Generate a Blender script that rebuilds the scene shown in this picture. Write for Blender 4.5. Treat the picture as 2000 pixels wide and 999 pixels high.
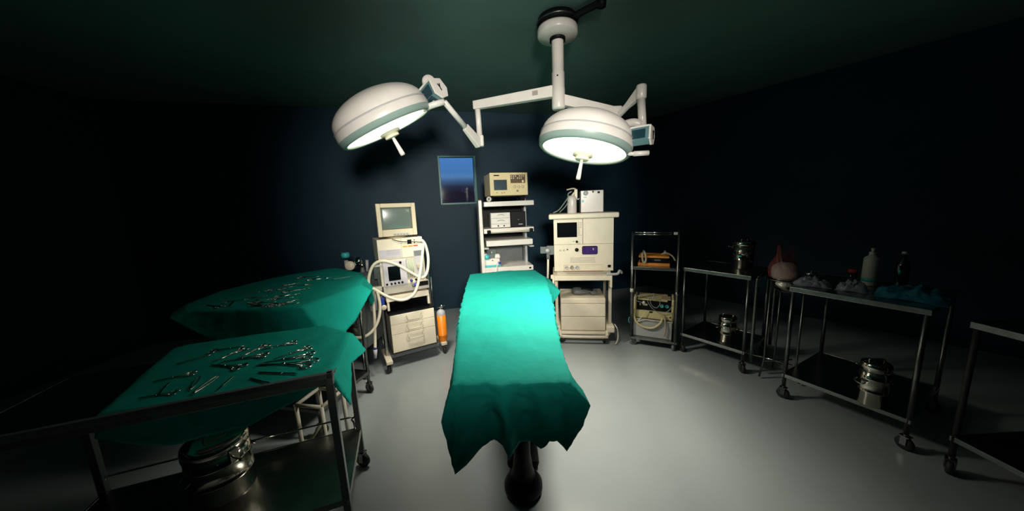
import bpy, bmesh, math, random
from mathutils import Vector, Matrix, noise
for o in list(bpy.data.objects): bpy.data.objects.remove(o)
SC = bpy.context.scene
COL = SC.collection
R = math.radians
PI = math.pi
random.seed(7)

# ---------------------------------------------------------------- camera
TH, RO, CAMH = R(9), R(2.4), 1.55
u0 = Vector((0, math.sin(TH), math.cos(TH))); r0 = Vector((1, 0, 0)); fw = Vector((0, math.cos(TH), -math.sin(TH)))
rt = math.cos(RO)*r0 - math.sin(RO)*u0; up = math.cos(RO)*u0 + math.sin(RO)*r0
cd = bpy.data.cameras.new('camera'); cam = bpy.data.objects.new('camera', cd); COL.objects.link(cam)
cd.sensor_width = 36; cd.lens = 36*600/2000; cd.clip_start = .02
M = Matrix((rt, up, -fw)).transposed().to_4x4(); M.translation = (0, 0, CAMH); cam.matrix_world = M
SC.camera = cam
SC.view_settings.view_transform = 'Standard'; SC.view_settings.look = 'None'
SC.view_settings.exposure = 0.0; SC.view_settings.gamma = 1; SC.view_settings.use_curve_mapping = False

# ---------------------------------------------------------------- sky seen through the window (dusk)
w = bpy.data.worlds.new('sky'); SC.world = w; w.use_nodes = True
nt = w.node_tree; nt.nodes.clear()
out = nt.nodes.new('ShaderNodeOutputWorld'); bg = nt.nodes.new('ShaderNodeBackground')
geo = nt.nodes.new('ShaderNodeTexCoord'); sp = nt.nodes.new('ShaderNodeSeparateXYZ'); cr = nt.nodes.new('ShaderNodeValToRGB')
nt.links.new(geo.outputs['Generated'], sp.inputs[0]); nt.links.new(sp.outputs['Z'], cr.inputs[0])
els = cr.color_ramp.elements
els[0].position = 0.05; els[0].color = (.010, .008, .016, 1)
els[1].position = 1; els[1].color = (.01, .04, .15, 1)
for p, c in ((.070, (.014, .018, .036, 1)), (.088, (.035, .080, .16, 1)), (.10, (.060, .15, .30, 1)), (.115, (.045, .13, .30, 1)), (.16, (.048, .15, .36, 1)), (.25, (.04, .13, .34, 1))):
    e = els.new(p); e.color = c
nt.links.new(cr.outputs[0], bg.inputs[0]); bg.inputs[1].default_value = 1.5
nt.links.new(bg.outputs[0], out.inputs[0])

# ---------------------------------------------------------------- lamps: surgical heads and an added fill lamp behind the viewpoint
HL = dict(c=Vector((-.865, 2.36, 2.15)), a=Vector((.385, .235, -.89)).normalized(), p=118, cone=114, s=1.0)
HR = dict(c=Vector((.515, 2.17, 1.905)), a=Vector((-.217, -.085, -.97)).normalized(), p=158, cone=120, s=.885)
def spot(name, loc, direction, power, size, blend, rad, col):
    l = bpy.data.lights.new(name, 'SPOT'); l.energy = power; l.spot_size = R(size); l.spot_blend = blend
    l.shadow_soft_size = rad; l.color = col
    o = bpy.data.objects.new(name, l); COL.objects.link(o); o.location = loc
    o.rotation_euler = Vector(direction).to_track_quat('-Z', 'Y').to_euler()
    return o
WARM = (1, .93, .78)
for n, h in (('surgical_beam', HL), ('surgical_beam', HR)):
    spot(n, h['c'] + h['a']*.23, h['a'], h['p'], h['cone'], 1, .16, WARM)
TARGET = Vector((-.2, 2.7, 1.72)); SPOTLOC = Vector((.30, -.95, 2.08))
spot('fill_lamp_beam', SPOTLOC + (TARGET-SPOTLOC).normalized()*.09, TARGET-SPOTLOC, 620, 58, 1, .22, (1, .93, .84))  # added fill light, brightens the lamp domes and machine fronts

# ---------------------------------------------------------------- materials
def mat(name, col, rough=.5, metal=0, spec=.5, noise_amt=0, nscale=8, bump=0, bscale=40, emit=None, es=0, alpha=1, trans=0, coat=0, nscale2=None):
    m = bpy.data.materials.new(name); m.use_nodes = True; t = m.node_tree; b = t.nodes['Principled BSDF']
    b.inputs['Base Color'].default_value = (*col, 1); b.inputs['Roughness'].default_value = rough
    b.inputs['Metallic'].default_value = metal; b.inputs['Specular IOR Level'].default_value = spec
    b.inputs['Coat Weight'].default_value = coat
    if trans: b.inputs['Transmission Weight'].default_value = trans
    if alpha < 1: b.inputs['Alpha'].default_value = alpha
    if emit: b.inputs['Emission Color'].default_value = (*emit, 1); b.inputs['Emission Strength'].default_value = es
    tc = None
    if noise_amt or bump:
        tc = t.nodes.new('ShaderNodeTexCoord')
    if noise_amt:
        n = t.nodes.new('ShaderNodeTexNoise'); n.inputs['Scale'].default_value = nscale; n.inputs['Detail'].default_value = 5
        r = t.nodes.new('ShaderNodeValToRGB')
        r.color_ramp.elements[0].position = .3; r.color_ramp.elements[1].position = .7
        r.color_ramp.elements[0].color = (*[c*(1-noise_amt) for c in col], 1); r.color_ramp.elements[1].color = (*col, 1)
        t.links.new(tc.outputs['Object'], n.inputs[0]); t.links.new(n.outputs[0], r.inputs[0]); t.links.new(r.outputs[0], b.inputs['Base Color'])
    if bump:
        n = t.nodes.new('ShaderNodeTexNoise'); n.inputs['Scale'].default_value = bscale; n.inputs['Detail'].default_value = 4
        bp = t.nodes.new('ShaderNodeBump'); bp.inputs['Strength'].default_value = bump; bp.inputs['Distance'].default_value = .02
        t.links.new(tc.outputs['Object'], n.inputs[0]); t.links.new(n.outputs[0], bp.inputs['Height']); t.links.new(bp.outputs[0], b.inputs['Normal'])
    return m
MT = dict(
    floor=mat('floor_resin', (.37, .41, .425), .22, spec=.45, noise_amt=.12, nscale=1.3, bump=.02, bscale=2.5),
    wall=mat('wall_paint_navy', (.012, .045, .074), .55, spec=.25, noise_amt=.2, nscale=2),
    ceil=mat('ceiling_paint_green', (.12, .21, .195), .6, spec=.2, noise_amt=.15, nscale=2),
    teal=mat('teal_drape', (.006, .27, .225), .85, spec=.15, noise_amt=.12, nscale=6, bump=.35, bscale=14),
    teal_lit=mat('teal_drape_lit_copy', (.008, .42, .345), .85, spec=.15, noise_amt=.15, nscale=5, bump=.35, bscale=14),  # same cloth as teal, colour brightened to make up for weak light
    white=mat('white_enamel', (.74, .71, .66), .28, spec=.5, noise_amt=.08, nscale=9),
    cream=mat('cream_enamel', (.80, .73, .57), .4, noise_amt=.07, nscale=12),
    creamd=mat('cream_grey_enamel', (.52, .49, .41), .45, noise_amt=.08, nscale=12),  # cream toned greyer and darker
    bezel=mat('beige_plastic', (.70, .60, .42), .5, noise_amt=.05),
    yellow=mat('yellowed_plastic', (.86, .72, .40), .45, noise_amt=.1, nscale=10),
    yellowd=mat('brown_membrane', (.16, .10, .05), .5, noise_amt=.4, nscale=60),
    creamy=mat('pale_yellow_plastic', (.72, .62, .32), .45, noise_amt=.1),
    black=mat('black_plastic', (.005, .006, .007), .5, spec=.15),
    rubber=mat('rubber_and_shaded_legs', (.02, .02, .022), .6),
    screen=mat('dark_screen_glass', (.003, .005, .006), .12, spec=.15),
    bscreen=mat('blue_grey_screen', (.05, .08, .10), .2, spec=.6),
    tray=mat('dark_red_edge', (.22, .035, .012), .5),
    crt=mat('grey_green_crt_glass', (.15, .20, .18), .22, spec=1.0, coat=1),
    steel=mat('brushed_steel', (.42, .43, .41), .25, metal=1, noise_amt=.25, nscale=14, bump=.04, bscale=60),
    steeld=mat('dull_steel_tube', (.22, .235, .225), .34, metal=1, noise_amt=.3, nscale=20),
    chrome=mat('polished_chrome', (.75, .73, .68), .1, metal=1),
    drum=mat('worn_steel_drum', (.62, .58, .50), .12, metal=1, noise_amt=.25, nscale=9, bump=.05, bscale=9),
    instr=mat('surgical_steel', (.82, .83, .82), .16, metal=1),
    grey=mat('grey_paint', (.16, .18, .18), .45, noise_amt=.2),
    lgrey=mat('light_grey_plastic', (.45, .46, .47), .45),
    orange=mat('orange_paint', (.90, .26, .008), .4, noise_amt=.08, nscale=15),
    orangel=mat('orange_board', (.95, .36, .06), .5, noise_amt=.15, nscale=20),
    red=mat('red_label', (.6, .05, .02), .5), green=mat('green_lamp', (.05, .4, .1), .4),
    blue=mat('blue_plastic', (.02, .05, .35), .35), teala=mat('turquoise_plastic', (.05, .48, .50), .35),
    purple=mat('purple_window', (.07, .03, .22), .2, noise_amt=.5, nscale=25),
    hose=mat('cream_corrugated_hose', (.78, .72, .56), .4),
    beige=mat('beige_rubber_strap', (.48, .42, .27), .6, noise_amt=.2, nscale=30),
    label=mat('pale_lavender_label', (.55, .53, .58), .5), ink=mat('grey_ink', (.33, .30, .25), .6),
    flow=mat('flowmeter_glass', (.42, .50, .36), .15), clear=mat('clear_tube', (.35, .42, .40), .15, alpha=.45),
    lens=mat('lit_lamp_glass', (1, .95, .85), .3, emit=(1, .93, .74), es=2.6),
    under=mat('lamp_rim_grey_green', (.26, .36, .33), .4), hub=mat('lamp_hub_cream', (.92, .86, .66), .4),
    tealbox=mat('dark_teal_panel', (.10, .20, .22), .3), tealdk=mat('darker_teal_window', (.012, .04, .055), .2),
    gauze=mat('white_gauze', (.90, .84, .80), .9, bump=.4, bscale=70),
    bag=mat('pink_plastic_bag', (.38, .08, .09), .3, alpha=.26, noise_amt=.4, nscale=18),
    cbag=mat('clear_plastic_wrap', (.42, .45, .55), .2, alpha=.6, bump=.6, bscale=18),
    bcloth=mat('dark_blue_wrap', (.01, .17, .26), .6, noise_amt=.2, bump=.6, bscale=12),
    bottle=mat('white_bottle', (.62, .55, .52), .45), glass=mat('dark_glass', (.01, .02, .02), .08, spec=.8),
    frame=mat('teal_window_frame', (.012, .16, .15), .4),
)
pane = bpy.data.materials.new('window_glass'); pane.use_nodes = True
t = pane.node_tree; t.nodes.clear()
o_ = t.nodes.new('ShaderNodeOutputMaterial'); mx = t.nodes.new('ShaderNodeMixShader'); tr = t.nodes.new('ShaderNodeBsdfTransparent'); gl = t.nodes.new('ShaderNodeBsdfGlossy')
gl.inputs['Roughness'].default_value = .05; mx.inputs[0].default_value = .02; tr.inputs[0].default_value = (.95, .97, 1, 1)
t.links.new(tr.outputs[0], mx.inputs[1]); t.links.new(gl.outputs[0], mx.inputs[2]); t.links.new(mx.outputs[0], o_.inputs[0])
MT['pane'] = pane

# ---------------------------------------------------------------- helpers
def catmull(pts, n=8, closed=False):
    P = [Vector(p) for p in pts]
    if len(P) < 3: return P
    res = []
    m = len(P)
    rng = range(m if closed else m-1)
    for i in rng:
        p1, p2 = P[i], P[(i+1) % m]
        p0 = P[i-1] if (closed or i > 0) else p1*2-p2
        p3 = P[(i+2) % m] if (closed or i+2 < m) else p2*2-p1
        for k in range(n):
            s = k/n
            res.append(.5*((2*p1)+(-p0+p2)*s+(2*p0-5*p1+4*p2-p3)*s*s+(-p0+3*p1-3*p2+p3)*s**3))
    if not closed: res.append(P[-1])
    return res

class MB:
    def __init__(s): s.bm = bmesh.new()
    def _f(s, vs, mi=0, sm=False):
        try:
            f = s.bm.faces.new(vs); f.material_index = mi; f.smooth = sm
        except ValueError: pass
    def box(s, x0, x1, y0, y1, z0, z1, mi=0, m=None, taper=None):
        c = [(x0,y0,z0),(x1,y0,z0),(x1,y1,z0),(x0,y1,z0),(x0,y0,z1),(x1,y0,z1),(x1,y1,z1),(x0,y1,z1)]
        if taper:
            cx, cy = (x0+x1)/2, (y0+y1)/2
            c = c[:4]+[(cx+(a-cx)*taper, cy+(b-cy)*taper, z) for a, b, z in c[4:]]
        v = [s.bm.verts.new(m @ Vector(p) if m else p) for p in c]
        for q in ((3,2,1,0),(4,5,6,7),(0,1,5,4),(1,2,6,5),(2,3,7,6),(3,0,4,7)): s._f([v[i] for i in q], mi)
        return s
    def ring(s, c, a, b, r, n, r2=None):
        r2 = r2 or r
        return [s.bm.verts.new(c + a*(r*math.cos(2*PI*i/n)) + b*(r2*math.sin(2*PI*i/n))) for i in range(n)]
    def tube(s, pts, r, n=8, mi=0, smooth=0, closed=False, flat=None, caps=True, rf=None):
        P = catmull(pts, smooth, closed) if smooth else [Vector(p) for p in pts]
        m = len(P); rings = []
        prev = None
        for i, p in enumerate(P):
            if closed: d = P[(i+1) % m]-P[i-1]
            else: d = P[min(i+1, m-1)]-P[max(i-1, 0)]
            if d.length < 1e-9: d = Vector((0, 0, 1))
            d.normalize()
            if prev is None:
                a = d.orthogonal().normalized() if abs(d.z) > .95 else d.cross(Vector((0, 0, 1))).normalized()
            else:
                a = (prev - d*prev.dot(d)).normalized()
            prev = a; b = d.cross(a)
            rr = r*(rf(i/(m-1)) if rf else 1)
            rings.append(s.ring(p, a, b, rr, n, (flat*rr/r if flat else None)))
        for i in range(m-1 + (1 if closed else 0)):
            A, B = rings[i], rings[(i+1) % m]
            for k in range(n): s._f([A[k], A[(k+1) % n], B[(k+1) % n], B[k]], mi, n > 5)
        if not closed and caps:
            s._f(rings[0][::-1], mi); s._f(rings[-1], mi)
        return s
    def cyl(s, p0, p1, r, n=20, r2=None, mi=0):
        p0, p1 = Vector(p0), Vector(p1)
        q = r2 if r2 is not None else r
        return s.tube([p0, p1], r, n, mi, rf=lambda u: 1+(q/r-1)*u)
    def lathe(s, prof, n=32, m=None, mi=0, smooth=True, mis=None):
        m = m or Matrix()
        rings = []
        for (r, z) in prof:
            if r < 1e-6: rings.append([s.bm.verts.new(m @ Vector((0, 0, z)))])
            else: rings.append([s.bm.verts.new(m @ Vector((r*math.cos(2*PI*i/n), r*math.sin(2*PI*i/n), z))) for i in range(n)])
        for j in range(len(rings)-1):
            A, B = rings[j], rings[j+1]; mm = mis[j] if mis else mi
            for k in range(n):
                k2 = (k+1) % n
                if len(A) == 1 and len(B) == 1: continue
                if len(A) == 1: s._f([A[0], B[k2], B[k]], mm, smooth)
                elif len(B) == 1: s._f([A[k], A[k2], B[0]], mm, smooth)
                else: s._f([A[k], A[k2], B[k2], B[k]], mm, smooth)
        return s
    def prism(s, poly, z0, z1, mi=0, m=None):
        m = m or Matrix()
        a = [s.bm.verts.new(m @ Vector((x, y, z0))) for x, y in poly]; b = [s.bm.verts.new(m @ Vector((x, y, z1))) for x, y in poly]
        s._f(a[::-1], mi); s._f(b, mi)
        for i in range(len(a)): s._f([a[i], a[(i+1) % len(a)], b[(i+1) % len(a)], b[i]], mi)
        return s
    def build(s, name, mats, parent=None, bevel=0, subsurf=0, solid=0):
        bmesh.ops.recalc_face_normals(s.bm, faces=s.bm.faces)
        me = bpy.data.meshes.new(name); s.bm.to_mesh(me); s.bm.free()
        if not isinstance(mats, (list, tuple)): mats = [mats]
        for k in mats: me.materials.append(MT[k])
        o = bpy.data.objects.new(name, me); COL.objects.link(o)
        if parent: o.parent = parent
        if bevel:
            b = o.modifiers.new('bevel', 'BEVEL'); b.width = bevel; b.segments = 2; b.limit_method = 'ANGLE'; b.angle_limit = R(50)
        if solid:
            q = o.modifiers.new('solid', 'SOLIDIFY'); q.thickness = solid
        if subsurf:
            q = o.modifiers.new('sub', 'SUBSURF'); q.levels = subsurf; q.render_levels = subsurf
        return o
def box(name, m, parent, x0, x1, y0, y1, z0, z1, bevel=.004): return MB().box(x0, x1, y0, y1, z0, z1).build(name, m, parent, bevel)
def tag(o, label, cat, group=None, kind=None):
    if kind: o['kind'] = kind
    if label: o['label'] = label
    if cat: o['category'] = cat
    if group: o['group'] = group
    return o
def thing(name, label, cat, loc=(0, 0, 0), rz=0, group=None):
    o = bpy.data.objects.new(name, None); COL.objects.link(o); o.empty_display_size = .1
    o.location = loc; o.rotation_euler = (0, 0, R(rz)); return tag(o, label, cat, group)
def axm(origin, z, x=None):     # matrix whose local z runs along z
    z = Vector(z).normalized(); x = Vector(x) if x else z.orthogonal()
    x = (x - z*x.dot(z)).normalized(); y = z.cross(x)
    m = Matrix((x, y, z)).transposed().to_4x4(); m.translation = Vector(origin); return m
def caster(parent, x, y, top, r=.035, ang=0, wheelmat='rubber'):
    c = math.cos(R(ang)); s_ = math.sin(R(ang))
    b = MB(); b.cyl((x, y, top), (x, y, 2*r+.006), .012, 10)
    m = Matrix.Translation((x, y, 0)) @ Matrix.Rotation(R(ang), 4, 'Z')
    b.box(-.022, .022, -.02, .02, 2*r+.004, 2*r+.010, m=m)
    for q in (-1, 1): b.box(-.014, .014, q*.018-.002, q*.018+.002, r*.8, 2*r+.006, m=m)
    k = b.build('caster', 'steeld', parent, .001)
    d = Vector((-s_, c, 0))
    p = Vector((x, y, r))
    MB().lathe([(0, -.013), (r*.45, -.014), (r*.8, -.013), (r, -.008), (r, .008), (r*.8, .013), (r*.45, .014), (0, .013)], 22, axm(p, d)).build('wheel', wheelmat, k)
    return k

# ---------------------------------------------------------------- the room
def structure(name, b, m, parent=None, **k):
    o = b.build(name, m, parent, **k)
    if not parent: o['kind'] = 'structure'
    return o
CZ = 2.95
WO = Vector((-2.13, 4.38, 0)); WA = R(14.07); wd = Vector((math.cos(WA), math.sin(WA), 0)); wn = Vector((-math.sin(WA), math.cos(WA), 0))
C_BL = WO + wd*(-2.6); C_BR = WO + wd*4.75
C_R = C_BR + Vector((.577, -.817, 0))*6.8
pts = [C_BL, C_BR, C_R, Vector((3.6, -3.3, 0)), Vector((-4.9, -3.3, 0))]
poly = [(p.x, p.y) for p in pts]
structure('floor', MB().prism(poly, -.1, 0), 'floor')
structure('ceiling', MB().prism(poly, CZ, CZ+.1), 'ceil')
wm = axm(WO, (0, 0, 1), wd); wm = Matrix((wd, wn, Vector((0, 0, 1)))).transposed().to_4x4(); wm.translation = WO
b = MB(); X0, X1, Z0, Z1 = 1.135, 1.69, 1.62, 2.33
b.box(-2.6, X0, 0, .15, 0, CZ, m=wm).box(X1, 4.75, 0, .15, 0, CZ, m=wm).box(X0, X1, 0, .15, 0, Z0, m=wm).box(X0, X1, 0, .15, Z1, CZ, m=wm)
structure('wall_back', b, 'wall')
def wall2(name, p, q):
    d = (q-p).normalized(); n = Vector((-d.y, d.x, 0)); cen = Vector((0, 2, 0))
    if (cen-p).dot(n) > 0: n = -n
    m = Matrix((d, n, Vector((0, 0, 1)))).transposed().to_4x4(); m.translation = p
    structure(name, MB().box(0, (q-p).length, 0, .12, 0, CZ, m=m), 'wall')
wall2('wall_right', C_BR, C_R); wall2('wall_front_right', C_R, pts[3]); wall2('wall_front', pts[3], pts[4]); wall2('wall_left', pts[4], C_BL)
wf = bpy.data.objects.new('window_1', None); COL.objects.link(wf); wf['kind'] = 'structure'; wf.matrix_world = wm
f = .028; b = MB()
b.box(X0, X0+f, -.015, .06, Z0, Z1).box(X1-f*1.3, X1, -.015, .06, Z0, Z1).box(X0+f, X1-f*1.3, -.015, .06, Z1-f*.8, Z1).box(X0+f, X1-f*1.3, -.015, .06, Z0, Z0+f)
b.build('window_frame', 'frame', wf, .003)
MB().box(X0+f, X1-f, .03, .036, Z0+f, Z1-f*.8).build('window_pane', 'pane', wf)

# ---------------------------------------------------------------- surgical light
sl = thing('surgical_light', 'white ceiling-mounted surgical light with two lit dome heads on jointed arms', 'surgical light', (.418, 2.585, 0))
inv = Matrix.Translation((-.418, -2.585, 0))
def W(p): return inv @ Vector(p)
cx, cy = .418, 2.585
MB().lathe([(0, CZ-.001), (.145, CZ-.001), (.15, CZ-.03), (.14, CZ-.055), (0, CZ-.055)], 40).build('mounting_ring', 'black', sl)
MB().tube([(.152*math.cos(a*PI/12), .152*math.sin(a*PI/12), CZ-.035) for a in range(24)], .006, 8, closed=True).build('ring_clip', 'steeld', sl)
MB().lathe([(0, 2.885), (.12, 2.888), (.148, 2.88), (.153, 2.868), (.153, 2.832), (.146, 2.822), (.06, 2.812), (0, 2.812)], 48).build('canopy', 'white', sl)
MB().lathe([(.06, 2.815), (.06, 2.79), (0, 2.79)], 24).build('canopy_gasket', 'black', sl)
MB().lathe([(.046, 2.80), (.046, 2.57), (.05, 2.568), (.05, 2.45), (.052, 2.448), (.052, 2.31), (.048, 2.298), (0, 2.298)], 32).build('column', 'white', sl)
MB().lathe([(0, 0), (.006, 0), (.006, .004), (0, .005)], 10, axm((-.012, -.049, 2.53), (-.2, -1, 0))).build('screw', 'black', sl)
def beam(p, q, w_, h, name, parent, m='white', taper=.85):
    p, q = W(p), W(q); d = q-p; mm = axm(p, d, Vector((0, 0, 1)).cross(d))
    b = MB(); v = []
    L_ = d.length
    for z, k in ((0, 1), (L_, taper)):
        v.append([b.bm.verts.new(mm @ Vector((x*k, y*k, z))) for x, y in ((-w_/2, -h/2), (w_/2, -h/2), (w_/2, h/2), (-w_/2, h/2))])
    b._f(v[0][::-1]); b._f(v[1])
    for i in range(4): b._f([v[0][i], v[0][(i+1) % 4], v[1][(i+1) % 4], v[1][i]])
    return b.build(name, m, parent, .006)
# left side arms
Lend = (-.275, 2.82, 2.425)
bl = beam((.38, 2.60, 2.435), Lend, .06, .085, 'long_arm', sl, taper=.8)
q = Vector((.38, 2.60, 2.44)).lerp(Vector(Lend), .2)
mm = axm(W(q + Vector((-.012, -.034, 0))), (-.33, -1, 0), (1, -.33, 0)); MB().box(-.022, .022, -.016, .016, 0, .002, m=mm).build('type_plate', 'ink', bl)
MB().tube([W((-.245, 2.82, 2.40)), W((-.242, 2.82, 2.33)), W((-.238, 2.82, 2.14))], .024, 14).build('drop_tube', 'white', sl)
MB().box(-.04, .04, -.03, .03, -.05, .045, m=Matrix.Translation(W((-.243, 2.80, 2.13)))).build('joint_housing', 'white', sl, .012)
K = Vector((-.243, 2.79, 2.10)); J = Vector((-.50, 2.44, 2.40))
e1 = K.lerp(J, .38)
beam(K, e1, .05, .085, 'spring_arm_case', sl, taper=.7)
MB().tube([W(e1), W(J)], .022, 12).build('spring_arm', 'white', sl)
# right side arms
Rend = (.885, 2.62, 2.27)
beam((.45, 2.59, 2.365), Rend, .06, .08, 'long_arm', sl, taper=.85)
RJ = Vector((.995, 2.40, 2.345)); RB = Vector((.985, 2.34, 2.075))
MB().box(-.04, .04, -.035, .035, -.04, .04, m=Matrix.Translation(W(Rend))).build('joint_housing', 'white', sl, .01)
beam((.895, 2.60, 2.235), RJ.lerp(Vector((.895, 2.60, 2.235)), .45), .035, .04, 'spring_arm', sl, taper=1.0)
beam(RJ, RJ.lerp(Vector((.895, 2.60, 2.235)), .6), .06, .075, 'spring_arm_case', sl, taper=.55)
MB().lathe([(0, .045), (.03, .045), (.037, .035), (.037, -.045), (.03, -.055), (0, -.055)], 20, Matrix.Translation(W(RJ+Vector((0, 0, .0))))).build('joint_cap', 'white', sl)
MB().tube([W(RJ+Vector((0, 0, -.04))), W(RB)], .028, 16).build('drop_tube', 'white', sl)
MB().tube([W(RB+Vector((-.01, .01, .03))), W(RB+Vector((-.07, .02, .045))), W(RB+Vector((-.15, .02, .02))), W(RB+Vector((-.17, .03, -.02)))], .03, 12, smooth=5).build('elbow_cover', 'white', sl)
RAD = .345
def head(h, side):
    c, a = W(h['c']), h['a']; upv = -a
    xax = Vector((1, 0, 0)); m = axm(c, upv, xax) @ Matrix.Diagonal((h['s'], h['s'], h['s']**.4, 1))
    prof = [(.315, -.008), (.33, -.012), (.345, .0), (.352, .03)]
    hd = MB().lathe([(.352, .03), (.353, .045), (.348, .085), (.342, .092), (.342, .096)] +
                    [(.342*math.cos(u*PI/2), .096+.165*math.sin(u*PI/2)) for u in [i/14 for i in range(1, 14)]] + [(0, .261)], 72, m).build('lamp_head', 'white', sl)
    MB().lathe(prof, 72, m).build('rim', 'under', hd)
    MB().lathe([(0, -.026), (.16, -.02), (.26, -.010), (.318, .004), (.318, .02)][::-1], 72, m).build('lamp_glass', 'lens', hd)
    MB().lathe([(0, -.065), (.05, -.065), (.053, -.062), (.053, -.04), (.075, -.037), (.075, -.02), (.10, -.018), (.10, -.006)], 40, m).build('hub', 'hub', hd)
    hn = MB(); hn.lathe([(0, -.205), (.017, -.203), (.018, -.19), (.014, -.12), (.012, -.064)], 20, m); hn.build('handle', 'white', hd)
    MB().lathe([(.3515, .082), (.3515, .087), (.3465, .092)], 72, m).build('dome_seam', 'lgrey', hd)
    return hd, m
hdL, mL = head(HL, 'L'); hdR, mR = head(HR, 'R')
def bracket(hd, P, d, upd, L_, name='control_box', k=1.2):
    # hexagonal box running along d, with a hexagonal white end plate, a dark side window and a switch
    m = axm(W(P), d, upd.cross(d))      # local z = d, local y ~ up
    hexa = [(x*k, y*k) for x, y in [(-.055, -.03), (-.02, -.062), (.03, -.055), (.055, -.01), (.04, .045), (-.045, .05)]]
    bx = MB().prism(hexa, -L_, 0, m=m).build(name, 'tealbox', hd, .004)
    MB().prism([(x*1.1, y*1.1) for x, y in hexa], 0, .012, m=m).build('end_plate', 'white', bx, .003)
    MB().prism([(x*1.03*k/1.2, (y+.010)*k/1.2) for x, y in ((-.056, .045), (.05, .040), (.05, .055), (-.056, .058))], -L_, 0, m=m).build('top_cover', 'white', bx, .002)
    b = MB()
    for p, q in (((-.008, .02), (.0, -.005)), ((.0, -.005), (.012, .02)), ((.0, -.005), (.0, -.03))): b.tube([m @ Vector((*p, .014)), m @ Vector((*q, .014))], .004, 6)
    b.build('screw_slot', 'black', bx)
    return bx, m
# left bracket: on the head's right flank
dL = Vector((.66, -.55, .30)).normalized(); upL = Vector((-.42, -.1, .9))
bx, mb_ = bracket(hdL, (-.475, 2.36, 2.415), dL, upL, .14)
MB().prism([(-.071, -.028), (-.063, .04), (-.054, .04), (-.062, -.028)], -.12, -.02, m=mb_).build('side_window', 'tealdk', bx)
MB().prism([(-.066, -.032), (-.026, -.07), (-.028, -.078), (-.070, -.040)], -.11, -.035, m=mb_).build('side_window', 'tealdk', bx)
m = axm(W((-.56, 2.44, 2.47)), (.25, -1, .2))
MB().lathe([(0, -.05), (.04, -.05), (.048, -.04), (.048, .035), (.04, .05), (0, .05)], 24, m).build('pivot_knob', 'white', hdL)
MB().tube([W((-.555, 2.43, 2.44)), W((-.545, 2.42, 2.39)), W((-.55, 2.40, 2.33))], .03, 10).build('pivot_stem', 'white', hdL)
MB().tube([W((-.60, 2.36, 2.275)), W((-.52, 2.36, 2.30)), W((-.445, 2.38, 2.325))], .022, 14).build('grab_bar', 'white', hdL)
MB().tube([W((-.52, 2.37, 2.31)), W((-.50, 2.38, 2.39))], .014, 8).build('yoke', 'lgrey', hdL)
# right bracket
dR = Vector((.8, -.6, .0)).normalized(); upR = Vector((0, 0, 1))
bx, mb_ = bracket(hdR, (.885, 1.98, 1.955), dR, upR, .17, k=.95)
MB().prism([(x*.79, y*.79) for x, y in ((-.071, -.028), (-.063, .04), (-.054, .04), (-.062, -.028))], -.15, -.02, m=mb_).build('side_window', 'tealdk', bx)
MB().tube([W((.765, 2.04, 1.92)), W((.764, 2.035, 1.875)), W((.772, 2.03, 1.856)), W((.79, 2.03, 1.852)), W((.892, 2.02, 1.852))], .012, 12, smooth=3).build('grab_bar', 'white', hdR)
MB().tube([W((.80, 2.03, 1.852)), W((.893, 2.02, 1.852))], .016, 14).build('grab_grip', 'white', hdR)

cb = thing('ceiling_bracket', 'dark bracket arm lying against the ceiling beside the lamp canopy', 'bracket', (.52, 2.5, CZ-.04))
MB().tube([(.0, 0, 0), (.06, -.06, 0), (.15, -.14, 0)], .03, 8, flat=.02).build('bracket_arm', 'black', cb, .002)
MB().lathe([(0, .03), (.03, .03), (.033, .0), (.03, -.03), (0, -.03)], 16, Matrix.Translation((.165, -.155, .0))).build('bracket_knob', 'black', cb)

# ---- body of the added fill lamp, unseen behind the viewpoint
sf = thing('added_fill_lamp', 'white fill lamp on a wheeled stand, added unseen behind the viewpoint', 'lamp', (SPOTLOC.x, SPOTLOC.y, 0))
d = (TARGET-SPOTLOC).normalized()
b = MB()
for q in range(5): b.tube([(0, 0, .09), (.28*math.cos(q*PI*.4), .28*math.sin(q*PI*.4), .085)], .016, 8)
b.build('star_base', 'steeld', sf)
for q in range(5): caster(sf, .27*math.cos(q*PI*.4), .27*math.sin(q*PI*.4), .085, .032, q*40)
MB().tube([(0, 0, .08), (0, 0, 1.2), (0, -.03, 1.75), (-d.x*.09, -d.y*.09, SPOTLOC.z-d.z*.09)], .012, 12, smooth=5).build('pole', 'steeld', sf)
MB().lathe([(0, -.10), (.06, -.09), (.13, -.05), (.19, .05), (.18, .052), (.12, -.02), (0, -.03)], 36, axm((0, 0, SPOTLOC.z), d)).build('lamp_can', 'white', sf)

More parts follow.
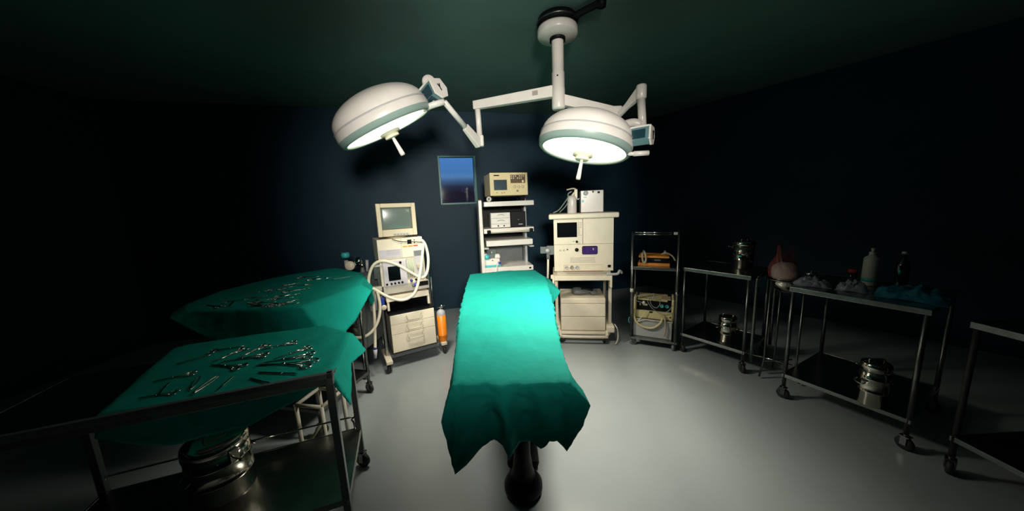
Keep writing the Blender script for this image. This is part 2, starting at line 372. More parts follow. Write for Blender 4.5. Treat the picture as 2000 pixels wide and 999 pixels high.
# ---------------------------------------------------------------- drapes
def cloth(keys, name, label, cat, centre, seg=.022, fold=.012, freq=55, nt_=9, nr=16, wrink=.004, seed=0, topnoise=.003, bulge=.55, m_='teal_lit'):
    # keys: (top point, hem point, fold factor) around the loop
    T, Hm, Fk = [], [], []
    n = len(keys)
    for i in range(n):
        a, b_ = keys[i], keys[(i+1) % n]
        L_ = max((Vector(b_[0])-Vector(a[0])).length, (Vector(b_[1])-Vector(a[1])).length*.7)
        k = max(2, int(L_/seg))
        for j in range(k):
            s_ = j/k
            T.append(Vector(a[0]).lerp(Vector(b_[0]), s_)); Hm.append(Vector(a[1]).lerp(Vector(b_[1]), s_)); Fk.append(a[2]*(1-s_)+b_[2]*s_)
    c = Vector(centre); bm = bmesh.new(); N = len(T)
    cv = bm.verts.new(c)
    rings = []
    for r_ in range(1, nr+1):
        s_ = r_/nr; ring = []
        for i in range(N):
            p = c.lerp(T[i], s_)
            p.z += topnoise*noise.noise(p*4+Vector((seed, 0, 0))) + topnoise*.6*noise.noise(p*13)
            if s_ == 1: p.z -= .004
            ring.append(p)
        rings.append(ring)
    arc = 0; arcs = []
    for i in range(N):
        arcs.append(arc); arc += (T[(i+1) % N]-T[i]).length + .3*(Hm[(i+1) % N]-Hm[i]).length
    for q in range(1, nt_+1):
        t_ = q/nt_; ring = []
        for i in range(N):
            dv = Hm[i]-T[i]; hv = Vector((dv.x, dv.y, 0)); outn = (T[i]-c); outn.z = 0; outn.normalize()
            p = T[i] + hv*(t_**bulge) + Vector((0, 0, dv.z*t_))
            ph = noise.noise(Vector((arcs[i]*3, seed, 0)))*4
            amp = fold*Fk[i]*min(1, Fk[i])*min(1, t_*1.6)
            p += outn*(amp*(1-2.2*abs(math.sin(arcs[i]*freq*.5+ph))) + min(1, .25+Fk[i])*wrink*2*abs(noise.noise(p*16+Vector((0, 0, seed)))) + wrink*1.2*abs(noise.noise(Vector((p.x*22, p.y*22, p.z*55)))) + amp*1.2*noise.noise(p*9))
            ring.append(p)
        rings.append(ring)
    VR = [[bm.verts.new(p) for p in ring] for ring in rings]
    for i in range(N):
        f_ = bm.faces.new([cv, VR[0][i], VR[0][(i+1) % N]]); f_.smooth = True
    for r_ in range(len(VR)-1):
        for i in range(N):
            f_ = bm.faces.new([VR[r_][i], VR[r_+1][i], VR[r_+1][(i+1) % N], VR[r_][(i+1) % N]]); f_.smooth = True
    bmesh.ops.recalc_face_normals(bm, faces=bm.faces)
    me = bpy.data.meshes.new(name); bm.to_mesh(me); bm.free(); me.materials.append(MT[m_])
    o = bpy.data.objects.new(name, me); COL.objects.link(o)
    q = o.modifiers.new('solid', 'SOLIDIFY'); q.thickness = .002; q.offset = 1
    return tag(o, label, cat)

# operating table under its drape
ot = thing('operating_table', 'operating table with dark pedestal, hidden beneath the central green drape', 'operating table', (-.05, 1.9, 0))
MB().box(-.19, .19, -.62, 1.36, .70, .735).build('tabletop', 'steeld', ot, .01)
MB().box(-.19, .20, -.64, .20, .735, .80).build('mattress', 'black', ot, .02)
MB().box(-.24, .265, .21, 1.36, .735, .80).build('mattress', 'black', ot, .02)
MB().lathe([(0, .08), (.07, .08), (.055, .14), (.045, .22), (.045, .70), (0, .70)], 32, Matrix.Translation((.06, -.42, 0))).build('pedestal', 'black', ot)
MB().lathe([(0, 0), (.09, 0), (.105, .02), (.105, .045), (.08, .085), (0, .09)], 32, Matrix.Translation((.06, -.42, 0))).build('base', 'black', ot)
MB().box(-.03, .16, -.30, .75, .01, .06).build('base_beam', 'black', ot, .02)
zt = .818
K = [((-.46, 3.26, .845), (-.48, 3.31, .70), .5), ((-.10, 3.36, .85), (-.1, 3.39, .72), .3), ((.24, 3.33, .85), (.27, 3.37, .72), .3),
     ((.30, 3.05, .845), (.37, 3.08, .80), .1), ((.312, 2.8, .84), (.43, 2.74, .76), .2), ((.30, 2.55, .84), (.33, 2.56, .70), .3), ((.285, 2.30, .84), (.30, 2.30, .68), .5),
     ((.256, 1.89, zt), (.262, 1.89, .66), .5), ((.231, 1.49, zt), (.25, 1.49, .66), .4), ((.226, 1.25, zt-.002), (.272, 1.19, .775), .2),
     ((.215, 1.203, zt-.002), (.290, 1.13, .745), .1), ((.19, 1.20, zt-.003), (.24, 1.12, .63), .6), ((.175, 1.197, zt-.003), (.20, 1.12, .53), 1), ((.14, 1.195, zt), (.158, 1.13, .58), 1.0),
     ((.06, 1.193, zt), (.09, 1.13, .535), 1.5), ((-.05, 1.193, zt), (-.03, 1.13, .565), 1.3), ((-.14, 1.197, zt), (-.11, 1.13, .58), 1.5), ((-.20, 1.203, zt), (-.18, 1.12, .54), 1.2),
     ((-.245, 1.208, zt-.003), (-.258, 1.12, .50), .8), ((-.266, 1.206, zt-.003), (-.290, 1.12, .60), .3), ((-.275, 1.212, zt-.003), (-.318, 1.14, .69), .1),
     ((-.295, 1.36, zt), (-.315, 1.34, .72), .2), ((-.33, 1.65, zt), (-.335, 1.65, .70), .4), ((-.365, 1.98, zt), (-.385, 1.92, .77), .2), ((-.375, 2.05, zt), (-.39, 2.02, .71), .3),
     ((-.395, 2.30, .84), (-.40, 2.3, .70), .5), ((-.43, 2.75, .842), (-.44, 2.75, .70), .5)]
cloth(K, 'surgical_drape', 'bright green surgical drape over the central operating table', 'drape', (-.06, 2.25, .828), fold=.032, freq=24, topnoise=.006, seg=.014, nr=40, nt_=26, wrink=.013, bulge=1.0, m_='teal')

# ---------------------------------------------------------------- steel trolleys
def cart(name, label, A, B, depth, top, shelf=.2, group=None, tube_r=.013, square=False, lipped=True, legmat='steeld', flip=1, wr=.04, casters=True, topmat='steel'):
    A, B = Vector((*A, 0)), Vector((*B, 0)); d = B-A; L_ = d.length; ang = math.degrees(math.atan2(d.y, d.x))
    t_ = thing(name, label, 'trolley', A, ang, group)
    D = depth*flip
    y0, y1 = min(0, D), max(0, D)
    b = MB().box(0, L_, y0, y1, top-.006, top)
    b.box(0, L_, y0-.001, y0+.012, top-.032, top+.001).box(0, L_, y1-.012, y1+.001, top-.032, top+.001).box(-.001, .012, y0, y1, top-.032, top+.001).box(L_-.012, L_+.001, y0, y1, top-.032, top+.001)
    b.build('tabletop', topmat, t_, .002)
    b = MB().box(.008, L_-.008, y0+.006, y1-.006, shelf-.004, shelf)
    b.box(.006, L_-.006, y0+.004, y0+.014, shelf-.026, shelf+.002).box(.006, L_-.006, y1-.014, y1-.004, shelf-.026, shelf+.002)
    b.box(.006, .016, y0, y1, shelf-.026, shelf+.002).box(L_-.016, L_-.006, y0, y1, shelf-.026, shelf+.002)
    b.build('shelf', topmat, t_, .002)
    lo = 2*wr+.02 if casters else 0
    for x, y in ((.018, y0+.016), (L_-.018, y0+.016), (.018, y1-.016), (L_-.018, y1-.016)):
        if square: MB().box(x-tube_r, x+tube_r, y-tube_r, y+tube_r, lo, top-.006).build('leg', legmat, t_, .002)
        else: MB().cyl((x, y, lo), (x, y, top-.006), tube_r, 12).build('leg', legmat, t_)
        if casters: caster(t_, x, y, lo, wr, random.uniform(-60, 60))
    return t_
midc = cart('steel_trolley', 'two-shelf steel trolley right of the equipment rack, drums on both shelves', (1.69, 2.985), (2.01, 2.52), .52, .885, .2)
L_ = (Vector((2.01, 2.52))-Vector((1.665, 3.0))).length
MB().tube([(L_+.012, .02, .12), (L_+.012, .02, .80), (L_+.014, .035, .868), (L_+.014, .08, .882), (L_+.014, .44, .882), (L_+.014, .49, .86), (L_+.012, .5, .80), (L_+.012, .5, .14)], .013, 12, smooth=4).build('push_handle', 'steeld', midc)
rightc = cart('steel_trolley', 'long two-shelf steel trolley at the right, white bottle and blue wraps on top', (2.03, 2.18), (2.32, 1.62), .68, .885, .2)
cart('steel_trolley', 'dim steel trolley at the far right edge, legs coloured dark as if unlit', (2.34, 1.49), (2.35, .98), .5, .87, .22, legmat='rubber', topmat='steeld')  # legs take the dark rubber colour to paint in the lack of light

def drum(loc, r, h, label, rz=0, group=None, tilt=0, sc=1):
    t_ = thing('sterilizing_drum', label, 'steel drum', loc, rz, group)
    MB().lathe([(0, 0), (r*.97, 0), (r, .006), (r, h*.30), (r*1.02, h*.31), (r*1.02, h*.335), (r, h*.345), (r, h*.60), (r*1.02, h*.61), (r*1.02, h*.635), (r, h*.645), (r, h*.80), (0, h*.80)], 40).build('body', 'drum', t_)
    MB().lathe([(r*1.0, h*.80), (r*1.035, h*.81), (r*1.035, h*.90), (r*1.0, h*.955), (r*.9, h*.975), (r*.6, h*.985), (0, h*.985)], 40).build('lid', 'drum', t_)
    MB().tube([(-.04, 0, h*.985), (-.04, 0, h*1.02), (-.03, 0, h*1.05), (.03, 0, h*1.05), (.04, 0, h*1.02), (.04, 0, h*.985)], .005, 8, smooth=3).build('lid_handle', 'drum', t_)
    b = MB(); b.box(-.018, .018, -r-.012, -r+.002, h*.66, h*.86).cyl((0, -r-.010, h*.70), (0, -r-.05, h*.72), .004, 8)
    b.cyl((0, -r-.05, h*.72), (0, -r-.065, h*.725), .008, 10)
    b.build('clasp', 'drum', t_, .002)
    for q in (-1, 1): MB().tube([(q*(r+.001), -.03, h*.55), (q*(r+.02), -.025, h*.50), (q*(r+.02), .025, h*.50), (q*(r+.001), .03, h*.55)], .004, 8, smooth=3).build('side_handle', 'drum', t_)
    return t_
drum((2.19, 2.86, .885), .083, .265, 'steel sterilizing drum on the top of the trolley beside the rack', 200)
drum((2.02, 2.77, .2), .07, .25, 'steel sterilizing drum on the lower shelf of the trolley beside the rack', 150)
drum((2.28, 1.80, .2), .068, .29, 'steel sterilizing drum on the lower shelf of the right-hand trolley', 170)

# ---------------------------------------------------------------- near left trolley and its drape
A = Vector((-.784, 1.217)); ndir = Vector((-.66, -.24)).normalized(); Bn = A + ndir*1.15
nc = cart('instrument_trolley', 'nearest left steel trolley with square legs under a green drape', (Bn.x, Bn.y), (A.x, A.y), .52, .868, .26, square=True, tube_r=.015, legmat='grey', wr=.045)
Ln = 1.15; OFF = .38
MB().box(-.04, Ln+.004, -.026, -.006, .872, .898).box(Ln-.02, Ln+.004, -.026, .01, .84, .898).box(-.04, -.02, -.026, .01, .84, .898).build('front_rail', 'grey', nc, .003)
MB().tube([(0.02, .49, .27), (.03, .505, .33), (.10, .505, .345), (Ln-.12, .505, .345), (Ln-.05, .50, .33), (Ln-.035, .49, .27)], .005, 8, smooth=4).build('shelf_rail', 'chrome', nc)
def ncp(x, y, z):
    m = Matrix.Translation((Bn.x, Bn.y, 0)) @ Matrix.Rotation(math.atan2(-ndir.y, -ndir.x), 4, 'Z'); p = m @ Vector((x, y, z)); return (p.x, p.y, p.z)
zn = .878
K = [(ncp(Ln-.012, .012, zn), ncp(Ln+.05, .0, .72), .2), (ncp(Ln+.0, .25, zn), ncp(Ln+.03, .25, .80), .5), (ncp(Ln+.005, .48, zn), ncp(Ln+.075, .47, .76), .3), ((-1.15, 1.79, zn), (-1.08, 1.86, .74), .3),
     ((-1.17, 1.81, zn), (-1.17, 1.86, .76), .3), ((-1.5, 1.705, zn), (-1.5, 1.74, .77), .8), ((-1.80, 1.60, zn), (-1.85, 1.63, .78), .3),
     ((-1.83, 1.56, zn), (-1.88, 1.55, .78), .3), ((-1.70, 1.33, zn), (-1.75, 1.33, .78), .6), ((-1.54, 1.07, zn), (-1.58, 1.05, .77), .3),
     ((-1.50, 1.00, zn), (-1.50, .985, .80), .5), (ncp(OFF+.2, .008, zn), ncp(OFF+.2, .01, .72), .8), (ncp(OFF+.46, .008, zn), ncp(OFF+.46, .012, .73), .8), (ncp(OFF+.65, .008, zn), ncp(OFF+.65, .012, .80), .4), (ncp(Ln-.03, .008, zn), ncp(Ln-.02, .005, .855), .1)]
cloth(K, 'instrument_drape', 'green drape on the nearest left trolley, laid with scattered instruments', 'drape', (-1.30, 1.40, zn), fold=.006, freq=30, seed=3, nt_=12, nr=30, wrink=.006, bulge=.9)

drum((-1.43, 1.30, .26), .118, .29, 'large steel drum on the lower shelf of the nearest left trolley', 70)
# white tubular stool frame behind near trolley
st = thing('tubular_stand', 'short cream tubular frame standing on the floor behind the near trolley', 'stand', (-1.27, 1.80, 0), -10)
b = MB()
for x in (-.09, .09):
    b.cyl((x, -.08, 0), (x, -.08, .40), .012, 10)
    b.cyl((x, .10, 0), (x, .10, .40), .012, 10)
b.cyl((-.09, -.08, .08), (.09, -.08, .30), .009, 8).cyl((-.09, -.08, .395), (.09, -.08, .395), .012, 10).cyl((-.09, .10, .395), (.09, .10, .395), .012, 10).cyl((-.09, -.08, .395), (-.09, .10, .395), .012, 10).cyl((.09, -.08, .395), (.09, .10, .395), .012, 10)
b.build('tube_frame', 'creamd', st)

# ---------------------------------------------------------------- back left trolleys and the large drape
cart('instrument_trolley', 'left steel trolley under the larger green drape, beside the anaesthesia machine', (-2.17, 2.12), (-1.385, 1.95), .55, .955, .2, square=False, wr=.042, topmat='steeld')
zb = .968
K = [((-1.375, 1.925, zb), (-1.20, 1.90, .70), .1), ((-1.30, 2.25, zb), (-1.16, 2.15, .78), .15), ((-1.262, 2.475, zb), (-1.175, 2.47, .915), .1), ((-1.268, 2.505, zb), (-1.20, 2.56, .80), .3),
     ((-1.30, 2.56, zb), (-1.26, 2.60, .74), .3), ((-1.36, 2.75, zb), (-1.30, 2.78, .86), .3), ((-1.50, 2.98, zb), (-1.46, 3.02, .88), .4), ((-1.93, 3.32, zb), (-1.93, 3.37, .86), .4),
     ((-2.02, 3.30, zb), (-2.07, 3.35, .87), .4), ((-2.33, 2.92, zb), (-2.38, 2.95, .88), .5), ((-2.40, 2.45, zb), (-2.46, 2.45, .88), .5),
     ((-2.30, 2.10, zb), (-2.37, 2.06, .92), .3), ((-2.13, 1.945, zb), (-2.19, 1.88, .94), .2), ((-2.02, 1.93, zb), (-2.02, 1.87, .84), .5), ((-1.75, 1.925, zb), (-1.72, 1.87, .68), .8), ((-1.5, 1.925, zb), (-1.45, 1.86, .66), .5)]
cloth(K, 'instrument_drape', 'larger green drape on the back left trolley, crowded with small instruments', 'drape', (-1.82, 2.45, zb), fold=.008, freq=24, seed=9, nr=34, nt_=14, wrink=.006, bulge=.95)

ch = thing('slatted_cabinet', 'grey metal cabinet with horizontal slats under the far end of the larger drape', 'cabinet', (-1.62, 2.66, 0), -6)
MB().box(-.26, .20, .04, .42, .28, .955).build('body', 'grey', ch, .004)
b = MB()
for k in range(8): b.box(-.255, .195, .018, .042, .33+k*.075, .375+k*.075)
b.build('slats', 'steel', ch, .003)
for x in (-.25, .19):
    for y in (.05, .41): MB().cyl((x, y, 0), (x, y, .28), .012, 10).build('leg', 'steeld', ch)

def gas(loc, label, h=.95):
    t_ = thing('gas_cylinder', label, 'gas cylinder', loc)
    MB().lathe([(0, 0), (.07, 0), (.075, .02), (.075, h-.16), (.06, h-.10), (.03, h-.06), (.02, h-.02), (.02, h)], 28).build('body', 'grey', t_)
    return t_
g = gas((-1.88, 3.44, 0), 'dark gas cylinder with round gauge behind the left drape, left of the pair')
MB().tube([(0, 0, .94), (0, 0, 1.03)], .022, 12).build('valve', 'lgrey', g)
MB().lathe([(0, 0), (.036, 0), (.045, .02), (.045, .04), (.036, .06), (0, .06)], 24, Matrix.Translation((-.0, 0, 1.06))).build('handwheel', 'teala', g)
MB().lathe([(0, .0), (.05, 0), (.052, .008), (.048, .014), (0, .014)], 28, axm((.065, -.05, .975), (.3, -1, .1))).build('gauge', 'cream', g)
MB().tube([(0, -.01, .975), (.065, -.045, .975)], .01, 8).build('gauge_stem', 'chrome', g)
g = gas((-1.685, 3.40, 0), 'dark gas cylinder with chrome regulator behind the left drape, nearer the hoses')
MB().tube([(0, 0, .94), (0, 0, 1.0)], .02, 12).build('valve', 'chrome', g)
MB().lathe([(0, -.05), (.035, -.045), (.042, 0), (.035, .045), (0, .05)], 20, axm((-.02, -.03, 1.02), (.5, -.6, .6))).build('regulator', 'chrome', g)
MB().cyl((0.05, 0, .9), (.06, 0, 1.03), .016, 10).build('side_valve', 'lgrey', g)

# ---------------------------------------------------------------- instruments
def half_scissor(b, s_, kind):
    # ring handle at x<0..0.03, tip at x=.15
    r = .011; cy_ = s_*.016
    b.tube([(.012+r*1.25*math.cos(a), cy_+r*math.sin(a), .0) for a in [i*PI/7 for i in range(14)]], .0028, 6, closed=True)
    if kind == 's': P_ = [(.025, s_*.011, 0), (.06, s_*.006, 0), (.085, 0, 0), (.11, -s_*.0025, 0), (.15, -s_*.0008, 0)]
    else: P_ = [(.025, s_*.011, 0), (.06, s_*.005, 0), (.105, 0, 0), (.13, -s_*.002, .0), (.145, -s_*.001+.006, 0), (.152, .014, 0)]
    b.tube(P_, .0032, 6, rf=lambda u: 1.1-.55*u)
def make_instr(kind, name, label, cat, single, group=None):
    if kind in 'sc':
        if single:
            b = MB(); half_scissor(b, 1, kind); half_scissor(b, -1, kind); o = b.build(name, 'instr')
        else:
            o = thing(name, None, None)
            for s_ in (1, -1):
                b = MB(); half_scissor(b, s_, kind); b.build('clamp_arm', 'instr', o)
            MB().cyl((.085, 0, -.004), (.085, 0, .005), .004, 8).build('screw', 'instr', o)
    elif kind == 'f':
        def arm(b, s_): b.tube([(0, 0, 0), (.03, s_*.006, 0), (.09, s_*.008, 0), (.135, s_*.0015, 0)], .003, 6, smooth=3, rf=lambda u: 1.3-.8*u)
        if single:
            b = MB(); arm(b, 1); arm(b, -1); o = b.build(name, 'instr')
        else:
            o = thing(name, None, None)
            for s_ in (1, -1): b = MB(); arm(b, s_); b.build('tweezer_arm', 'instr', o)
    else:
        if single:
            b = MB(); b.box(0, .09, -.004, .004, -.002, .003).prism([(.09, -.004), (.15, .0), (.13, .006), (.09, .004)], -.001, .002); o = b.build(name, 'instr')
        else:
            o = thing(name, None, None)
            MB().box(0, .09, -.004, .004, -.002, .003).build('grip', 'instr', o, .001)
            MB().prism([(.088, -.004), (.15, .0), (.13, .006), (.088, .004)], -.001, .002).build('blade', 'instr', o)
    return tag(o, label, cat, group)
def copy_tree(o, parent=None):
    c = o.copy(); COL.objects.link(c); c.parent = parent
    for k in [x for x in bpy.data.objects if x.parent == o]: copy_tree(k, c)
    return c
KN = {'s': ('surgical_scissors', 'scissors'), 'c': ('curved_clamp', 'clamp'), 'f': ('tweezers', 'tweezers'), 'k': ('scalpel', 'scalpel')}
NEAR = [('s',-1.56,1.48,23,.14,'small scissors at the back left of the near tray, apart from the rest'),
 ('s',-1.40,1.51,-103,.15,'scissors in the back row of the near tray, leftmost with bright tips'),
 ('s',-1.31,1.54,-103,.15,'scissors in the back row of the near tray, middle of the row'),
 ('s',-1.17,1.56,-146,.15,'scissors furthest back on the near tray, rings towards the right edge'),
 ('s',-1.05,1.49,-129,.16,'bright scissors lying near the back right corner of the near tray'),
 ('c',-1.22,1.42,-161,.18,'long curved clamp in the middle of the near tray, tips to the left'),
 ('c',-.98,1.40,-160,.22,'long clamp near the right edge of the near tray, upper of the parallel pair'),
 ('s',-.92,1.31,179,.25,'long scissors near the right edge of the near tray, lower of the parallel pair'),
 ('s',-1.24,1.30,168,.18,'open dark scissors at the centre of the near tray'),
 ('s',-1.42,1.27,-151,.13,'dim scissors left of the centre of the near tray'),
 ('f',-1.26,1.10,101,.16,'tweezers standing out with a bright tip by the front rail'),
 ('f',-1.30,1.13,122,.14,'tweezers crossing beside the bright-tipped pair by the front rail'),
 ('k',-1.21,1.22,-75,.12,'scalpel pointing at the front rail near its middle'),
 ('k',-1.12,1.20,-21,.13,'dark scalpel resting against the front rail'),
 ('k',-1.12,1.245,-8,.19,'long scalpel handle parallel to the front rail at the right'),
 ('s',-1.34,1.12,-165,.12,'scissors at the front left of the near tray by the rail'),
 ('f',-1.60,1.36,47,.13,'dim tweezers at the far left of the near tray'),
 ('k',-1.45,1.19,-59,.12,'dim scalpel at the front left corner of the near tray')]
proto = {}
for k, x, y, a, L_, lab in NEAR:
    if k not in proto: o = proto[k] = make_instr(k, KN[k][0], lab, KN[k][1], False, 'instruments on the near trolley')
    else: o = copy_tree(proto[k])
    o['label'] = lab; s_ = L_/.15; o.scale = (s_, s_, s_); o.location = (x, y, zn+.006); o.rotation_euler = (0, 0, R(a))
BACK = [('s',-2.03,2.85,0,.2,583),('s',-1.86,2.72,18,.2,600),('k',-1.7,2.67,-3,.12,628),('k',-1.62,2.72,34,.21,651),('s',-1.94,2.53,45,.15,552),('s',-1.7,2.52,-174,.14,607),('s',-1.88,2.39,58,.14,541),
 ('s',-1.77,2.29,40,.18,552.5),('f',-1.98,2.34,-140,.14,509),('f',-1.83,2.22,-149,.13,521),('s',-1.93,2.35,105,.17,523),('s',-1.94,2.17,-1,.14,482),('s',-1.7,2.1,21,.13,530),('c',-1.74,2.17,26,.16,535),('s',-1.81,2.03,47,.13,484),
 ('s',-1.76,2.02,11,.13,497),('c',-1.57,1.95,176,.16,535),('s',-1.64,1.98,14,.15,520),('s',-1.55,1.97,67,.13,545),('s',-1.56,1.955,16,.13,528),('f',-1.65,1.95,150,.2,490),('s',-1.62,1.955,-178,.13,498),('s',-1.94,1.97,158,.17,430),
 ('k',-1.88,1.96,122,.2,448),('s',-2.03,2.08,26,.13,437),('k',-1.83,2.12,-34,.13,500)]
ORD = ['first', 'second', 'third', 'fourth', 'fifth', 'sixth', 'seventh', 'eighth', 'ninth', 'tenth', 'eleventh', 'twelfth', 'thirteenth', 'fourteenth', 'fifteenth', 'sixteenth', 'seventeenth', 'eighteenth']
protob = {}
for k in 'scfk':
    it = sorted([q for q in BACK if q[0] == k], key=lambda q: q[5])
    for i, (_, x, y, a, L_, px) in enumerate(it):
        lab = '%s from the left of the steel %s on the larger back drape' % (ORD[i], KN[k][1])
        if k not in protob: o = protob[k] = make_instr(k, KN[k][0], lab, KN[k][1], True, 'instruments on the back trolley')
        else: o = protob[k].copy(); COL.objects.link(o)
        o['label'] = lab; s_ = L_/.15; o.scale = (s_, s_, s_); o.location = (x, y, zb+.006); o.rotation_euler = (0, 0, R(a))

# ---------------------------------------------------------------- anaesthesia machine, left
an = thing('anaesthesia_machine', 'cream anaesthesia machine with hoses and three drawers, left of the drape', 'anaesthesia machine', (-1.02, 3.0, 0), 30)
b = MB(); b.box(-.275, .147, 0, .34, 1.10, 1.295).box(-.272, .152, 0, .34, .84, 1.10); b.build('cabinet', 'cream', an, .006)
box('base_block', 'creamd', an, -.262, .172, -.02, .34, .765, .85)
box('recess', 'black', an, .045, .165, -.024, .0, .80, .845, .001)
MB().box(-.0590, -.0565, -.002, .001, 1.10, 1.295).box(-.275, .147, -.002, .001, 1.098, 1.1005).build('panel_seam', 'ink', an)
box('top_panel', 'label', an, -.264, -.064, -.006, .001, 1.115, 1.195, .002)
b = MB()
for k in range(4): b.box(-.20, -.08, -.0075, -.0055, 1.185-.013*k-.002, 1.185-.013*k)
b.build('panel_print', 'ink', an)
sm = box('monitor_module', 'label', an, -.25, -.035, -.03, 0, .845, 1.085)
MB().box(-.207, -.098, -.034, -.029, .895, 1.035).build('screen', 'screen', sm, .002)
for x in (-.228, -.188, -.155, -.12, -.088): MB().lathe([(0, 0), (.010, 0), (.009, .016), (0, .018)], 14, axm((x, -.03, .868), (0, -1, 0))).build('knob', 'black', sm)
MB().lathe([(0, 0), (.012, 0), (.011, .014), (0, .016)], 14, axm((-.09, -.03, 1.065), (0, -1, 0))).build('knob', 'black', sm)
fm = box('flowmeter', 'creamd', an, -.03, .042, -.012, 0, .895, 1.095, .002)
for k in range(4): MB().cyl((-.02+k*.017, -.014, .905), (-.02+k*.017, -.014, 1.085), .006, 8).build('flow_tube', 'flow', fm)
gw = box('glass_compartment', 'lgrey', an, .048, .135, -.010, 0, .90, 1.165, .002)
MB().box(.052, .131, -.013, -.009, 1.11, 1.16).build('dark_strip', 'grey', gw)
MB().box(.065, .10, -.035, -.010, .985, 1.025).build('small_valve', 'beige', gw, .004)
MB().box(-.0, .04, -.003, .001, 1.232, 1.275).build('display', 'black', an)
for z in (1.24, 1.268): MB().lathe([(0, 0), (.006, 0), (.005, .006), (0, .006)], 10, axm((.068, 0, z), (0, -1, 0))).build('button', 'black', an)
for x0, m_ in ((-.045, 'orangel'), (.005, 'orange'), (.055, 'red')): MB().box(x0, x0+.042, -.0025, .001, 1.205, 1.217).build('coloured_stripe', m_, an)
for x, z, m_, r in ((.0, .87, 'blue', .014), (.047, .872, 'black', .012), (.035, .82, 'blue', .02), (.015, .815, 'grey', .014)):
    MB().lathe([(0, 0), (r, 0), (r*.9, .02), (0, .024)], 16, axm((x, -.02, z), (0, -1, 0))).build('valve_knob', m_, an)
box('white_shelf', 'cream', an, -.25, .16, -.03, .34, .69, .745)
for q in (-.245, .145): box('side_bracket', 'cream', an, q, q+.02, -.02, .02, .60, .70, .002)
box('left_post', 'steel', an, -.30, -.275, .02, .10, .12, 1.10, .003)
box('right_post', 'steel', an, .175, .20, .05, .12, .10, .90, .003)
box('rear_panel', 'black', an, -.25, .17, .30, .34, .15, .70, .003)
MB().cyl((.21, .06, .50), (.215, .05, .86), .008, 10).build('side_rail', 'steeld', an)
MB().box(-.33, -.29, -.0, .06, .93, 1.05).build('hose_bracket', 'steel', an, .004)
MB().box(-.325, -.25, -.02, .03, 1.045, 1.06).build('hose_clip', 'lgrey', an, .003)
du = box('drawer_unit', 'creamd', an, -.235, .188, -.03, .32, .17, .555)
MB().box(-.245, .195, -.045, .33, .555, .57).build('dark_top', 'black', du, .003)
for z0, z1 in ((.462, .556), (.363, .459), (.178, .360)):
    dr = box('drawer', 'cream', an, -.238, .19, -.055, -.03, z0, z1, .003)
    zc = z1-.045
    MB().tube([(-.085, -.055, zc+.018), (-.085, -.078, zc+.016), (-.082, -.084, zc-.012), (-.06, -.084, zc-.018), (.035, -.084, zc-.018), (.057, -.084, zc-.012), (.06, -.078, zc+.016), (.06, -.055, zc+.018)], .0055, 8, smooth=2).build('drawer_handle', 'creamd', dr)
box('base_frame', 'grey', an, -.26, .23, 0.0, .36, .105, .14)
for x, y in ((-.29, -.0), (.285, -.01)): MB().box(x-.03, x+.03, y-.12 if x < 0 else y, .22, .10, .135).build('foot', 'cream', an, .006)
caster(an, -.29, -.07, .11, .042, 60); caster(an, .29, .02, .11, .036, 80); caster(an, -.27, .32, .11, .036, 10); caster(an, .27, .32, .11, .036, 10)
def corr(name, pts, r, m='hose', par=an):
    P_ = catmull(pts, 10)
    L_ = sum((P_[i+1]-P_[i]).length for i in range(len(P_)-1)); n_ = int(L_/.007)
    # resample evenly, ribbed radius
    res = []; acc = 0; i = 0; step = L_/n_; tgt = 0
    seg = [(P_[j+1]-P_[j]).length for j in range(len(P_)-1)]
    for k in range(n_+1):
        tgt = k*step
        while i < len(seg)-1 and acc+seg[i] < tgt: acc += seg[i]; i += 1
        res.append(P_[i].lerp(P_[i+1], min(1, (tgt-acc)/max(seg[i], 1e-6))))
    cnt = [0]
    def rf(u):
        cnt[0] += 1; return 1.06 if cnt[0] % 2 else .90
    return MB().tube(res, r, 10, rf=rf).build(name, m, par)
def Y3(l, ys): return [(x, y, z) for (x, z), y in zip(l, ys)]
corr('breathing_hose', Y3([(-.39,.80),(-.38,.958),(-.331,1.075),(-.25,1.108),(-.134,1.06),(-.024,.975),(.077,.904),(.141,.946),(.178,1.081),(.165,1.22),(.12,1.28)], [-.04,-.05,-.07,-.10,-.12,-.13,-.12,-.10,-.05,-.02,.02]), .014)
corr('breathing_hose', Y3([(-.36,.865),(-.237,.77),(-.126,.729),(-.023,.765),(.04,.876),(.101,1.07),(.144,1.225)], [-.08,-.14,-.17,-.17,-.15,-.10,-.04]), .014)
corr('breathing_hose', Y3([(-.325,.83),(-.318,.682),(-.35,.55),(-.415,.46),(-.50,.43),(-.60,.47),(-.66,.58)], [-.1]*7), .014)
corr('breathing_hose', Y3([(-.36,.83),(-.37,.60),(-.39,.38),(-.40,.30)], [-.05,-.06,-.08,-.10]), .014)
MB().cyl((-.40, -.10, .30), (-.40, -.10, .285), .017, 14).build('blue_collar', 'blue', an)
MB().cyl((-.40, -.10, .285), (-.408, -.10, .20), .018, 14, r2=.013).build('hose_connector', 'label', an)
MB().lathe([(0, 0), (.024, 0), (.026, .01), (.02, .016), (0, .017)], 20, axm((-.278, -.03, .65), (0, -1, 0))).build('pressure_gauge', 'cream', an)
MB().box(-.292, -.266, -.02, .01, .66, .74).build('gauge_mount', 'blue', an, .003)
MB().lathe([(0, 0), (.035, 0), (.035, .16), (.03, .18), (0, .18)], 20, Matrix.Translation((-.36, .04, .62))).build('absorber_canister', 'lgrey', an)
MB().box(-.39, -.27, .0, .08, .80, .85).build('absorber_head', 'creamd', an, .01)
for x in (.18,): MB().tube([(-.14, -.01, 1.293), (-.055, -.015, 1.262), (.089, -.012, 1.247), (.17, .0, 1.22), (.20, .02, 1.12), (.195, .03, 1.0)], .0035, 6, smooth=6).build('power_cable', 'black', an)
